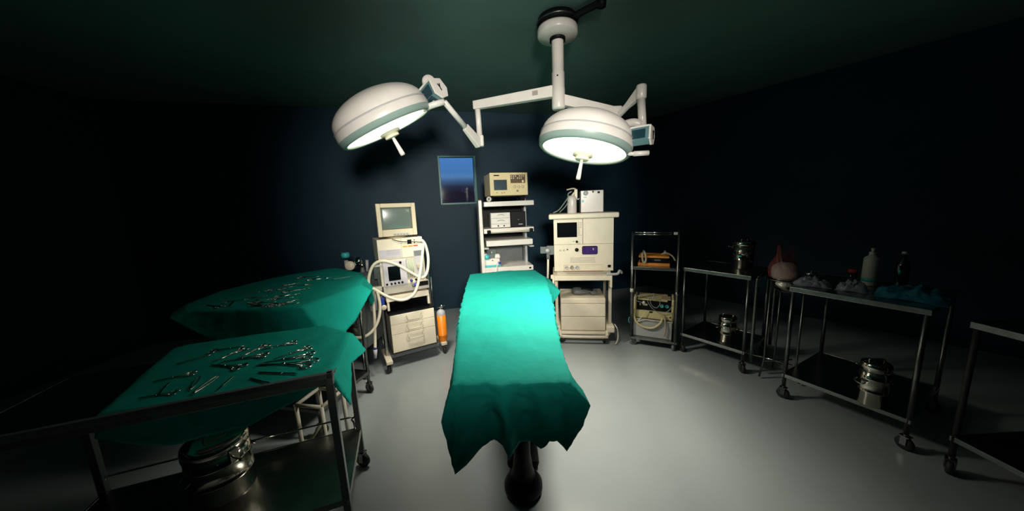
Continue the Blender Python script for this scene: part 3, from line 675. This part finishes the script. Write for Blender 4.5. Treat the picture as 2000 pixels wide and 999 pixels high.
MB().tube([(.15, .02, 1.25), (.185, .0, 1.20), (.19, .0, 1.05), (.165, .0, .93)], .005, 8, smooth=6).build('sample_line', 'hose', an)

crt = thing('crt_monitor', 'beige CRT monitor with grey screen on top of the left machine', 'monitor', (-1.02, 3.0, 1.295), 30)
b = MB(); cxm = -.073
def frame(b, x0, x1, z0, z1, ix0, ix1, iz0, iz1, y0, y1):
    b.box(x0, ix0, y0, y1, z0, z1).box(ix1, x1, y0, y1, z0, z1).box(ix0, ix1, y0, y1, z0, iz0).box(ix0, ix1, y0, y1, iz1, z1)
frame(b, -.252, .106, .022, .335, -.213, .067, .088, .295, .0, .05)
b.build('bezel', 'bezel', crt, .006)
b = MB()
V1 = [(-.25, .05, .024), (.104, .05, .024), (.104, .05, .333), (-.25, .05, .333)]; V2 = [(-.17, .34, .06), (.02, .34, .06), (.02, .34, .27), (-.17, .34, .27)]
v1 = [b.bm.verts.new(p) for p in V1]; v2 = [b.bm.verts.new(p) for p in V2]
b._f(v1); b._f(v2[::-1])
for i in range(4): b._f([v1[i], v1[(i+1) % 4], v2[(i+1) % 4], v2[i]])
b.build('housing', 'bezel', crt, .008)
b = MB(); n = 12; g_ = []
for j in range(n+1):
    row = []
    for i in range(n+1):
        u, v = i/n*2-1, j/n*2-1; row.append(b.bm.verts.new((-.073+.141*u, .030-.018*(1-.5*u*u-.5*v*v), .1915+.105*v)))
    g_.append(row)
for j in range(n):
    for i in range(n): b._f([g_[j][i], g_[j][i+1], g_[j+1][i+1], g_[j+1][i]], 0, True)
b.build('screen', 'crt', crt, solid=.004)
MB().box(-.12, .03, -.004, .002, .03, .05).build('control_strip', 'lgrey', crt, .002)
for k in range(5): MB().box(-.11+k*.028, -.10+k*.028, -.007, -.003, .034, .045).build('button', 'ink', crt, .001)
MB().lathe([(0, 0), (.10, 0), (.10, .012), (.08, .024), (0, .024)], 28, Matrix.Translation((-.073, .17, 0))).build('swivel_base', 'bezel', crt)

cyl_ = thing('oxygen_cylinder', 'bright orange gas cylinder with chrome valve on the left machine', 'gas cylinder', (-1.02, 3.0, 0), 30)
cm = Matrix.Translation((.290, .05, 0))
MB().lathe([(0, .136), (.042, .136), (.047, .15), (.047, .20), (.0485, .202), (.0485, .206), (.047, .208), (.047, .43), (0, .43)], 32, cm).build('tank', 'orange', cyl_)
MB().lathe([(.047, .43), (.047, .45), (.04, .47), (.025, .485), (.014, .49), (0, .49)], 32, cm).build('shoulder', 'lgrey', cyl_)
b = MB(); b.cyl((.29, .05, .48), (.29, .05, .53), .009, 12).cyl((.25, .05, .515), (.345, .05, .522), .007, 10).lathe([(0, -.012), (.016, -.01), (.016, .01), (0, .012)], 14, axm((.30, .04, .525), (0, -1, 0)))
b.build('valve', 'chrome', cyl_)

# ---------------------------------------------------------------- shelf tower, centre
tw = thing('equipment_tower', 'white wheeled shelf tower behind the operating table, four shelves', 'shelf tower', (-.06, 3.6, 0), 9)
box('left_post', 'white', tw, -.302, -.262, .03, .40, .06, 1.635, .005)
box('post_cap', 'orangel', tw, -.300, -.264, .035, .395, 1.635, 1.642, .001)
box('right_post', 'lgrey', tw, .268, .298, .22, .36, .06, 1.635, .004)
box('post_cap', 'red', tw, .270, .296, .225, .355, 1.635, 1.650, .001)
for nme, x0, x1, z0, z1 in (('top_shelf', -.24, .348, 1.562, 1.618), ('handle_shelf', -.256, .338, 1.252, 1.308), ('slim_shelf', -.235, .32, 1.10, 1.165), ('bottom_shelf', -.265, .318, .785, .845)):
    box(nme, 'white', tw, x0, x1, 0, .42, z0, z1, .006)
MB().tube([(-.20, -.02, 1.272), (.30, -.02, 1.272)], .008, 12).build('front_rail', 'cream', tw)
for x in (-.20, .30): MB().lathe([(0, -.02), (.02, -.02), (.022, .0), (.02, .02), (0, .02)], 14, axm((x, -.02, 1.272), (1, 0, 0))).build('rail_end', 'black', tw)
box('slide_rail', 'lgrey', tw, -.262, -.21, -.01, .3, 1.07, 1.085, .002); box('slide_rail', 'lgrey', tw, .28, .33, -.01, .3, 1.07, 1.085, .002)
box('back_panel', 'grey', tw, -.262, .27, .405, .415, .845, 1.10, .001); box('back_panel', 'black', tw, -.262, .27, .405, .415, 1.165, 1.56, .001)
box('badge', 'black', tw, .265, .29, -.003, .001, .805, .825, .001)
box('base', 'grey', tw, -.27, .31, .0, .42, .08, .14, .01); box('lower_shelf', 'white', tw, -.26, .268, .01, .40, .42, .45, .004)
for x in (-.24, .28):
    for y in (.04, .38): caster(tw, x, y, .09, .032, 20)

mo = thing('patient_monitor', 'yellowed portable monitor with small dark screen on the tower top', 'monitor', (-.06, 3.65, 1.618), 16)
box('housing', 'yellow', mo, -.165, .285, 0, .33, .066, .322, .008)
fr = MB().box(-.168, .289, -.012, .0, .066, .325).build('front_panel', 'yellow', mo, .005)
MB().box(-.122, .034, -.0145, -.010, .128, .245).build('screen', 'bscreen', fr, .002)
kp = MB().box(.078, .258, -.0145, -.010, .205, .300).build('key_panel', 'yellowd', fr, .001)
for i in range(7):
    for j in range(2):
        if (i+j) % 4 != 3: MB().box(.086+i*.024, .098+i*.024, -.0165, -.014, .278-j*.024, .292-j*.024).build('key', 'cream', kp)
MB().box(.216, .240, -.0165, -.014, .212, .238).build('key', 'cream', kp)
for k in range(3): MB().lathe([(0, 0), (.019, 0), (.017, .008), (0, .010)], 20, axm((.128+k*.048, -.012, .162), (0, -1, 0))).build('dial', 'bezel', fr)
MB().box(-.12, -.055, -.0135, -.011, .288, .300).build('name_plate', 'black', fr)
for x, z in ((-.09, .10), (-.03, .095), (.0, .097)): MB().lathe([(0, 0), (.006, 0), (.005, .003), (0, .003)], 10, axm((x, -.012, z), (0, -1, 0))).build('jack', 'yellowd', fr)
MB().lathe([(0, 0), (.014, 0), (.012, .004), (0, .005)], 14, axm((.16, -.012, .115), (0, -1, 0))).build('jack', 'ink', fr)
for x in (-.14, .25):
    for y in (.04, .29): MB().lathe([(0, 0), (.016, 0), (.014, .067), (0, .067)], 12, Matrix.Translation((x, y, 0))).build('foot', 'black', mo)
tp = thing('tape_roll', 'small white roll lying under the yellowed monitor', 'tape roll', (-.24, 3.60, 1.618), 9)
MB().lathe([(.012, -.015), (.028, -.015), (.03, 0), (.028, .015), (.012, .015), (.012, -.015)], 24, axm((0, 0, .03), (.35, -1, .0))).build('roll', 'white', tp)

wb = thing('drawer_box', 'small grey-white box with two drawers on the tower shelf under the monitor', 'drawer box', (-.06, 3.6, 1.308), 9)
box('case', 'lgrey', wb, -.165, .068, .06, .34, .004, .180, .003)
for z0, z1 in ((.118, .177), (.05, .114), (.007, .046)):
    d_ = box('drawer', 'white', wb, -.160, .064, .052, .062, z0, z1, .002)
    if z0 > .04: MB().tube([(-.085, .052, (z0+z1)/2), (-.075, .046, (z0+z1)/2+.008), (-.045, .042, (z0+z1)/2+.012), (-.015, .046, (z0+z1)/2+.008), (-.005, .052, (z0+z1)/2)], .0035, 8, smooth=3).build('drawer_pull', 'creamd', d_)
    else:
        for x in (-.08, -.01): MB().lathe([(0, 0), (.009, 0), (.008, .008), (0, .01)], 12, axm((x, .052, .026), (0, -1, 0))).build('knob', 'black', d_)
bb = thing('black_recorder', 'black electronic box right of the small drawers on the tower', 'recorder', (-.06, 3.6, 1.308), 9)
box('case', 'black', bb, .075, .255, .06, .36, .004, .185, .004)
MB().box(.165, .215, .056, .061, .03, .038).build('slot', 'lgrey', bb); MB().box(.163, .170, .056, .061, .085, .092).build('lamp', 'lgrey', bb)

nb = thing('nebulizer', 'white and turquoise nebulizer with clear dome on the lower tower shelf', 'nebulizer', (-.06, 3.6, .845), 9)
m = Matrix.Translation((-.178, .12, 0))
MB().box(-.108, .108, -.06, .10, .018, .10, m=m, taper=.9).box(-.108, -.045, -.06, .10, .10, .165, m=m, taper=.8).box(.04, .108, -.06, .10, .10, .15, m=m, taper=.8).build('case', 'white', nb, .012)
MB().box(-.110, .110, -.063, .103, .0, .022, m=m).build('base_band', 'teala', nb, .006)
MB().lathe([(0, 0), (.030, 0), (.026, .010), (0, .012)], 20, axm((-.055-.178, .056, .125), (0, -1, .25))).build('dial', 'teala', nb)
MB().box(.0, .02, -.062, -.055, .075, .083, m=m).build('switch', 'red', nb)
MB().lathe([(.05, .08), (.06, .11), (.062, .20), (.058, .205), (0, .207)], 24, m @ Matrix.Translation((.01, .02, 0))).build('clear_dome', 'clear', nb)
MB().lathe([(0, .10), (.035, .10), (.042, .16), (.03, .19), (0, .19)], 20, m @ Matrix.Translation((.01, .02, 0))).build('dark_bowl', 'screen', nb)
MB().tube([(-.10, .05, .06), (-.115, .02, .04), (-.135, -.02, -.02), (-.16, -.03, -.10)], .006, 8, smooth=5).build('tube', 'white', nb)
MB().lathe([(0, 0), (.016, 0), (.014, .014), (0, .016)], 14, axm((-.085, .055, .045), (0, -1, 0))).build('outlet', 'blue', nb)

# ---------------------------------------------------------------- ventilator workstation, right of centre
vt = thing('ventilator', 'tall cream ventilator workstation with black screen, right of the operating table', 'ventilator', (.78, 3.23, 0), -8)
b = MB(); b.box(-.345, -.272, 0, .52, .135, .21).box(.228, .315, 0, .52, .135, .21).box(-.30, .27, .02, .5, .10, .135); b.build('base', 'cream', vt, .012)
MB().tube([(-.275, .02, .15), (-.275, -.03, .118), (-.24, -.045, .108), (.19, -.045, .108), (.225, -.03, .118), (.228, .02, .15)], .014, 10, smooth=3, flat=.02).build('bumper', 'cream', vt)
for x in (-.25, .21):
    for y in (.05, .45): caster(vt, x, y, .11, .043, 60+x*100)
for x in (-.325, .262):
    for y in (.10, .46): box('post', 'cream', vt, x, x+.033, y, y+.03, .20, .735, .003)
b = MB(); b.box(-.345, .268, -.02, .5, .735, .785).box(-.352, -.33, -.025, .06, .655, .786).box(.256, .278, -.025, .06, .655, .786); b.build('worktop', 'cream', vt, .004)
box('lower_housing', 'cream', vt, -.328, .304, .07, .5, .822, 1.118, .004)
box('housing_foot', 'creamd', vt, -.30, .28, .09, .5, .785, .825, .002)
up_ = box('display_panel', 'cream', vt, -.328, -.018, .07, .5, 1.120, 1.395, .003)
box('blank_panel', 'cream', vt, -.015, .304, .07, .5, 1.120, 1.395, .003)
box('top_slab', 'cream', vt, -.378, .352, .03, .52, 1.397, 1.452, .012)
MB().box(-.291, -.079, .066, .071, 1.198, 1.358).build('screen', 'screen', up_, .003)
for k in range(9):
    for j in range(2):
        if not (j == 1 and 3 < k < 8): MB().box(-.066+j*.022, -.054+j*.022, .067, .071, 1.350-k*.017, 1.357-k*.017).build('key', 'ink', up_)
MB().lathe([(0, 0), (.013, 0), (.012, .02), (0, .022)], 16, axm((-.082, .07, 1.148), (0, -1, 0))).build('knob', 'black', up_)
MB().box(-.122, -.108, .067, .071, 1.148, 1.156).build('lamp', 'green', up_)
MB().lathe([(0, 0), (.021, 0), (.019, .012), (0, .014)], 20, axm((-.083, .07, 1.058), (0, -1, 0))).build('knob', 'black', vt)
MB().lathe([(0, 0), (.008, 0), (.007, .012), (0, .014)], 12, axm((-.185, .07, 1.065), (0, -1, 0))).build('knob', 'purple', vt)
for x in (-.265, -.225): MB().lathe([(0, 0), (.010, 0), (.009, .01), (0, .012)], 12, axm((x, .07, 1.06), (0, -1, 0))).build('knob', 'bezel', vt)
def rrect(x0, x1, z0, z1, r, n=5):
    P_ = []
    for cx_, cz_, a0 in ((x1-r, z1-r, 0), (x0+r, z1-r, 90), (x0+r, z0+r, 180), (x1-r, z0+r, 270)):
        for k in range(n+1): a = R(a0+90*k/n); P_.append((cx_+r*math.cos(a), cz_+r*math.sin(a)))
    return P_
fm_ = Matrix(((1, 0, 0, 0), (0, 0, -1, .07), (0, 1, 0, 0), (0, 0, 0, 1)))
vw = MB().prism(rrect(-.027, .137, 1.006, 1.098, .016), -.001, .006, m=fm_).build('window_bezel', 'black', vt)
MB().prism(rrect(-.020, .130, 1.013, 1.091, .012), .006, .009, m=fm_).build('window', 'purple', vw)
MB().lathe([(0, 0), (.012, 0), (.009, .012), (0, .014)], 14, axm((.092, .062, 1.062), (0, -1, 0))).build('valve', 'chrome', vw)
b = MB()
for k in range(4): b.box(-.155, .112, .0685, .0705, .917+k*.016, .925+k*.016)
b.build('printed_notice', 'creamd', vt)
b = MB(); b.box(-.228, .195, .05, .072, .826, .832).box(-.228, -.222, .062, .072, .83, .893).box(-.225, .195, .066, .072, .890, .894); b.build('small_tray', 'bezel', vt, .001)
MB().box(-.232, .195, .048, .06, .822, .826).build('tray_edge', 'tray', vt)
for x, m_, r in ((-.195, 'lgrey', .019), (-.138, 'ink', .021), (-.083, 'lgrey', .020)):
    MB().lathe([(r*.6, 0), (r, 0), (r, .014), (r*.6, .014), (r*.6, .004), (0, .004)], 20, axm((x, .07, .863), (0, -1, 0))).build('port', m_, vt)
MB().box(.245, .277, .066, .071, .858, .887).build('socket', 'black', vt, .002)
b = MB(); b.box(-.482, -.40, .14, .17, 1.012, 1.090).box(-.41, -.328, .12, .18, 1.0, 1.10); b.build('side_valve_block', 'grey', vt, .006)
MB().lathe([(0, 0), (.024, 0), (.022, .02), (0, .022)], 18, axm((-.40, .12, 1.05), (0, -1, 0))).build('side_knob', 'lgrey', vt)
MB().tube([(-.395, .15, 1.0), (-.40, .15, .85), (-.41, .15, .63)], .012, 10).build('side_hose', 'hose', vt)
MB().cyl((-.395, .15, 1.01), (-.395, .15, .95), .02, 14).build('hose_cuff', 'grey', vt)
MB().box(-.37, -.33, .0, .06, .745, .79).build('left_coupling', 'cream', vt, .012); MB().cyl((-.37, .02, .77), (-.345, .02, .77), .02, 14).build('left_knob', 'cream', vt)
MB().tube([(.22, -.0, .80), (.33, -.0, .80), (.36, .02, .83), (.39, .05, .80)], .014, 10, smooth=4).build('right_coupling', 'lgrey', vt)
MB().tube([(.33, .1, .20), (.35, .05, .16), (.352, .02, .08), (.335, .0, .03), (.32, -.01, .012)], .006, 8, smooth=5).build('power_cable', 'white', vt)
cb_ = box('drawer_cabinet', 'cream', vt, -.268, .222, .06, .46, .136, .515, .006)
for z0, z1 in ((.46, .512), (.31, .452), (.145, .300)): MB().box(-.266, .220, .045, .062, z0, z1).build('drawer', 'cream', cb_, .004)
for z in (.456, .305): MB().box(-.26, .215, .055, .0605, z-.003, z+.003).build('drawer_gap', 'bezel', cb_)
dd = thing('grey_respirator_pump', 'dark grey rounded device lying on the cream drawer cabinet', 'device', (.78, 3.23, .516), -8)
b = MB()
b.tube([(-.125, .2, .042), (-.09, .2, .046), (.0, .2, .042), (.09, .2, .036), (.145, .2, .028)], .07, 16, smooth=4, flat=.04, rf=lambda u: (.35+.65*math.sin(PI*min(1, u*1.3+.12))) if u < .7 else .95-.9*(u-.7))
b.build('body', 'grey', dd)
MB().tube([(-.02, .2, .075), (.04, .18, .085), (.10, .17, .065)], .045, 12, smooth=4, flat=.012).build('black_cover', 'black', dd)

wbx = thing('white_box_unit', 'white square box with gauge on top of the ventilator', 'gas mixer', (.78, 3.23, 1.452), -8)
box('case', 'white', wbx, -.028, .214, .18, .40, .004, .240, .006)
MB().lathe([(0, 0), (.026, 0), (.026, .014), (.022, .018), (0, .018)], 24, axm((.025, .18, .213), (0, -1, 0))).build('gauge', 'lgrey', wbx)
MB().lathe([(0, 0), (.011, 0), (.009, .012), (0, .014)], 14, axm((.103, .18, .224), (0, -1, 0))).build('knob', 'grey', wbx)
MB().box(.15, .175, .176, .181, .205, .226).build('switch', 'black', wbx)
MB().box(-.002, .035, .1785, .181, .165, .172).build('green_mark', 'green', wbx); MB().box(-.018, .006, .1785, .181, .115, .140).build('blue_sticker', 'teala', wbx)
sb = thing('suction_bottle', 'white bottle with pump handle standing left of the white box on the ventilator', 'bottle', (.78, 3.23, 1.452), -8)
m = Matrix.Translation((-.121, .22, 0))
MB().lathe([(0, 0), (.050, 0), (.052, .006), (.052, .16), (.046, .18), (.03, .195), (0, .195)], 28, m).build('jar', 'white', sb)
b = MB(); b.tube([(-.121, .22, .19), (-.10, .22, .215), (-.085, .22, .235)], .012, 10).box(-.095, -.060, .20, .24, .165, .262); b.build('pump_head', 'cream', sb, .006)
MB().tube([(-.075, .22, .262), (-.11, .21, .270), (-.178, .20, .258)], .008, 8, smooth=3).build('lever', 'cream', sb)
MB().tube([(-.16, .22, .165), (-.16, .22, .215), (-.12, .22, .24)], .008, 8, smooth=4).build('clear_pipe', 'clear', sb)
MB().tube([(-.075, .21, .17), (-.06, .19, .150), (-.045, .18, .158)], .006, 8, smooth=3).build('nozzle', 'white', sb)
MB().tube([(-.16, .2, .18), (-.21, .2, .11), (-.27, .2, .04), (-.33, .2, .012)], .007, 8, smooth=4).tube([(-.16, .19, .13), (-.20, .19, .07), (-.26, .19, .015)], .006, 8, smooth=4).build('clear_hose', 'clear', sb)

# ---------------------------------------------------------------- equipment rack
rk = thing('equipment_rack', 'narrow open steel rack on castors with an upright frame, right of the ventilator', 'rack', (1.48, 3.06, 0), -27)
for x in (-.245, .180): MB().cyl((x, 0, .09), (x, 0, 1.24), .015, 12).build('front_post', 'steeld', rk)
for x in (-.245, .180): MB().cyl((x, .36, .09), (x, .36, .90), .013, 12).build('rear_post', 'steeld', rk)
MB().box(-.245, .18, 0, .36, .872, .878).box(-.262, .197, -.012, .008, .850, .876).build('middle_shelf', 'steel', rk, .002)
MB().box(-.245, .18, 0, .36, .098, .104).box(-.262, .197, -.014, .008, .080, .104).build('lower_shelf', 'steel', rk, .002)
MB().cyl((-.24, 0, 1.236), (.11, 0, 1.236), .006, 10).cyl((-.24, 0, 1.216), (.11, 0, 1.216), .006, 10).build('twin_bar', 'chrome', rk)
MB().cyl((.105, 0, 1.226), (.18, 0, 1.226), .006, 8).build('bar_end', 'black', rk); MB().box(.13, .165, -.012, .012, 1.214, 1.240).build('white_clip', 'white', rk, .003)
for x in (-.245, .180): MB().cyl((x, 0, .60), (x, 0, .64), .018, 12).build('post_collar', 'white' if x < 0 else 'steel', rk)
for x, y in ((-.225, .02), (.17, .02), (-.225, .34), (.17, .34)): caster(rk, x, y, .09, .036, 75 if x > 0 else 10, 'grey')
for z0, z1, x0, x1, lab in ((.878, .906, -.196, .108, 'orange board lying on the rack shelf, lower of the two'), (.962, .982, -.19, .10, 'orange board above the black case on the rack')):
    o = thing('orange_board', lab, 'board', (1.48, 3.06, 0), -27)
    MB().box(x0, x1, .08, .30, z0, z1).build('board', 'orangel', o, .003)
o = thing('black_case', 'black case sandwiched between the two orange boards on the rack', 'case', (1.48, 3.06, 0), -27)
MB().box(-.18, .09, .10, .29, .906, .962).build('case', 'black', o, .004)
MB().box(-.04, .02, .096, .101, .93, .945).build('latch', 'grey', o)
o = thing('rubber_strap', 'beige rubber strap looped over the left end of the orange boards', 'strap', (1.48, 3.06, 0), -27)
MB().tube([(-.15, .13, 1.015), (-.155, .06, 1.0), (-.15, .06, .94), (-.135, .06, .905), (-.118, .06, .94), (-.125, .06, 1.0), (-.14, .10, 1.025), (-.15, .16, 1.012)], .010, 8, smooth=5).build('loop', 'beige', o)
MB().lathe([(0, 0), (.012, 0), (.010, .018), (0, .02)], 12, Matrix.Translation((-.145, .11, 1.02))).build('knot', 'grey', o)
o = thing('rubber_strap', 'beige rubber strap draped from the orange boards over the right post', 'strap', (1.48, 3.06, 0), -27)
MB().tube([(.03, .07, 1.005), (.055, .06, 1.02), (.09, .06, 1.015), (.13, .05, .99), (.155, .03, .95)], .014, 8, smooth=5, flat=.008).tube([(.055, .08, 1.008), (.06, .06, 1.03), (.07, .06, 1.02)], .011, 8, smooth=3).build('loop', 'beige', o)
MB().lathe([(0, 0), (.012, 0), (.010, .015), (0, .017)], 12, Matrix.Translation((.058, .07, 1.03))).build('knot', 'grey', o)

gb = thing('grey_box', 'light grey storage box on the lower shelf of the rack', 'box', (1.48, 3.06, .104), -27)
MB().box(-.225, .150, .03, .34, 0, .20).build('tub', 'lgrey', gb, .008); MB().box(-.23, .155, .025, .345, .185, .200).build('lid', 'lgrey', gb, .004)
es = thing('electrosurgical_unit', 'pale yellow electrosurgical unit with black panel and teal sockets, draped in cables', 'medical unit', (1.48, 3.06, .304), -27)
box('lower_case', 'creamy', es, -.205, .150, .05, .33, .0, .085, .006)
b = MB(); b.box(-.20, .145, .08, .32, .08, .20); b.build('upper_case', 'black', es, .004)
for x in (-.215, .152): MB().tube([(x, .07, .0), (x, .07, .19), (x, .09, .215), (x, .30, .215)], .014, 10, smooth=4).build('corner_guard', 'creamy', es)
MB().box(-.19, .10, .06, .30, .20, .215).build('top_plate', 'creamy', es, .003); MB().box(.04, .13, .07, .2, .215, .225).build('orange_label', 'beige', es, .002)
for x in (.048, .096): MB().lathe([(.010, 0), (.018, 0), (.018, .008), (.010, .008), (.010, .002), (0, .002)], 20, axm((x, .08, .145), (0, -1, 0))).build('socket', 'teala', es)
b = MB()
for x in (-.17, -.135, -.12, -.105): b.box(x, x+.012, .077, .081, .135, .155)
b.build('panel_keys', 'cream', es)
MB().lathe([(0, 0), (.008, 0), (.007, .004), (0, .004)], 12, axm((.13, .05, .04), (0, -1, 0))).build('jack', 'black', es)
MB().box(-.07, -.04, .046, .051, .07, .085).build('catch', 'black', es)
MB().tube([(-.21, .03, .10), (-.215, .02, .02), (-.18, .01, -.05), (-.10, .005, -.085), (-.02, .005, -.075), (.04, .01, -.02), (.06, .02, .04)], .011, 10, smooth=6).build('thick_cable', 'creamy', es)
MB().tube([(-.12, .02, .18), (-.20, .02, .20), (-.19, .02, .25), (-.12, .02, .27), (-.07, .03, .22), (-.05, .03, .16), (.0, .02, .14), (.03, .02, .20), (-.02, .02, .25), (-.09, .02, .23), (-.06, .02, .15), (.02, .02, .09), (.10, .02, .11), (.15, .03, .18)], .0045, 8, smooth=6).build('thin_cable', 'clear', es)
MB().tube([(-.05, .02, .22), (-.03, .02, .26), (-.04, .03, .29)], .006, 8, smooth=3).build('cable_tip', 'clear', es)
MB().tube([(-.10, .02, .10), (-.14, .01, .03), (-.18, .01, -.03), (-.11, .01, .0), (.0, .015, -.01)], .004, 8, smooth=5).build('thin_cable', 'hose', es)
MB().tube([(.07, .03, .06), (.085, .01, .0), (.09, .0, -.08), (.08, -.0, -.15)], .008, 8, smooth=5).build('hanging_cable', 'beige', es)
MB().lathe([(0, -.02), (.014, -.015), (.016, .01), (0, .02)], 12, axm((-.125, .02, .185), (.3, -.3, 1))).build('plug', 'white', es)
MB().tube([(-.21, .05, .02), (-.265, .03, .0), (-.27, .02, -.05), (-.24, .02, -.07)], .004, 8, smooth=5).build('side_wire', 'teala', es)

# ---------------------------------------------------------------- bowl stand and things on the right
sd = thing('bowl_stand', 'steel bowl held in a ring stand between the two right-hand trolleys', 'bowl stand', (2.235, 2.44, 0))
MB().lathe([(0, .765), (.04, .767), (.085, .80), (.108, .845), (.114, .885), (.120, .888), (.114, .891), (.105, .888), (.10, .85), (.075, .808), (.03, .776), (0, .774)], 40).build('bowl', 'drum', sd)
MB().tube([(.118*math.cos(a*PI/14), .118*math.sin(a*PI/14), .872) for a in range(28)], .006, 8, closed=True).build('ring', 'steeld', sd)
for a in (60, 180, 300):
    MB().tube([(.12*math.cos(R(a)), .12*math.sin(R(a)), .87), (.12*math.cos(R(a)), .12*math.sin(R(a)), .17), (.15*math.cos(R(a)), .15*math.sin(R(a)), .02)], .008, 10).build('leg', 'steeld', sd)
MB().tube([(-.135, .16, .15), (0, 0, .15), (.06, -.07, .15)], .006, 8).tube([(-.12, 0, .16), (.12, 0, .16)], .006, 8).build('cross_bar', 'chrome', sd)
gz = thing('gauze_roll', 'white gauze bundle heaped in the steel bowl', 'gauze', (2.21, 2.43, .885))
MB().lathe([(0, .0), (.075, 0), (.084, .01), (.087, .07), (.078, .10), (.045, .125), (0, .13)], 28).build('bundle', 'gauze', gz)
bg_ = MB(); n = 36; rings = []
for z, r in ((-.0, .098), (.05, .10), (.09, .094), (.13, .07), (.17, .055), (.205, .05), (.235, .045)):
    ring = []
    for i in range(n):
        a = 2*PI*i/n; k = 1+.10*math.sin(a*7+z*30)+.08*math.sin(a*3+1)
        zz = z + (.02*math.cos(2*a+.4)*(z/.12) if z > .1 else 0)
        ring.append(bg_.bm.verts.new((r*k*math.cos(a)*(1 if z < .15 else 1.15)-z*.08, r*k*math.sin(a)*(1 if z < .15 else .5), zz)))
    rings.append(ring)
for j in range(len(rings)-1):
    for i in range(n): bg_._f([rings[j][i], rings[j][(i+1) % n], rings[j+1][(i+1) % n], rings[j+1][i]], 0, True)
tag(bg_.build('plastic_bag', 'bag', None, subsurf=1, solid=.001), 'crumpled pinkish see-through bag standing over the white gauze in the bowl', 'plastic bag').location = (2.21, 2.43, .89)
def crumple(name, m, loc, sx, sy, h, label, cat, seed, rz=0):
    bm_ = MB(); n = 34; g_ = []
    for j in range(n+1):
        row = []
        for i in range(n+1):
            u, v = i/n*2-1, j/n*2-1; e = max(0, 1-(abs(u)**2.5+abs(v)**2.5)); rr = 1+.18*noise.noise(Vector((u*1.5, v*1.5, seed)))
            z = h*(e**.5)*(.45+.75*abs(noise.noise(Vector((u*2.3, v*2.3, seed+5)))) + .35*abs(noise.noise(Vector((u*6, v*6, seed)))))
            row.append(bm_.bm.verts.new((u*sx*rr, v*sy*rr, max(z, .001))))
        g_.append(row)
    for j in range(n):
        for i in range(n): bm_._f([g_[j][i], g_[j][i+1], g_[j+1][i+1], g_[j+1][i]], 0, True)
    o = bm_.build(name, m, None, solid=.002); o.location = loc; o.rotation_euler = (0, 0, R(rz)); return tag(o, label, cat)
TZ = .887
crumple('plastic_wrap', 'cbag', (2.20, 2.19, TZ), .10, .065, .07, 'clear plastic packet at the left end of the right-hand trolley', 'plastic wrap', 2, -40)
crumple('plastic_wrap', 'cbag', (2.335, 2.045, TZ), .08, .065, .08, 'clear plastic packet between the bottle and the trolley front edge', 'plastic wrap', 8, -50)
crumple('blue_wrap', 'bcloth', (2.48, 1.84, TZ), .15, .12, .085, 'crumpled dark blue wrap at the right end of the right-hand trolley', 'cloth', 4, -60)
bt = thing('plastic_bottle', 'tall off-white plastic bottle with cap on the right-hand trolley', 'bottle', (2.56, 2.14, TZ))
MB().lathe([(0, 0), (.036, 0), (.04, .008), (.04, .185), (.037, .20), (.02, .215), (.016, .22), (0, .22)], 28).build('body', 'bottle', bt)
MB().lathe([(.0155, .218), (.017, .22), (.017, .24), (.008, .242), (.008, .258), (.011, .26), (.011, .268), (0, .27)], 20).build('cap', 'bottle', bt)
MB().lathe([(.0405, .03), (.0405, .055)], 28).build('label_band', 'teala', bt, solid=.0005)
db = thing('glass_bottle', 'dark glass bottle right of the white one, barely lit', 'bottle', (2.66, 2.04, TZ))
MB().lathe([(0, 0), (.032, 0), (.034, .006), (.034, .15), (.028, .18), (.013, .20), (.012, .235), (0, .235)], 24).build('body', 'glass', db)
MB().lathe([(0, .235), (.014, .235), (.014, .255), (0, .256)], 16).build('cap', 'lgrey', db)
rc = thing('pill_jar', 'small jar with orange-red lid left of the white bottle', 'jar', (2.55, 2.24, TZ))
MB().lathe([(0, 0), (.024, 0), (.025, .07), (0, .07)], 20).build('body', 'glass', rc); MB().lathe([(.0, .07), (.026, .07), (.026, .095), (0, .095)], 20).build('lid', 'red', rc)
gj = thing('glass_jar', 'small glass jar with steel lid behind the gauze bowl', 'jar', (2.27, 2.27, TZ))
MB().lathe([(0, 0), (.034, 0), (.036, .06), (0, .06)], 24).build('body', 'glass', gj); MB().lathe([(.0, .06), (.038, .06), (.038, .075), (.01, .08), (.01, .095), (0, .096)], 24).build('lid', 'drum', gj)
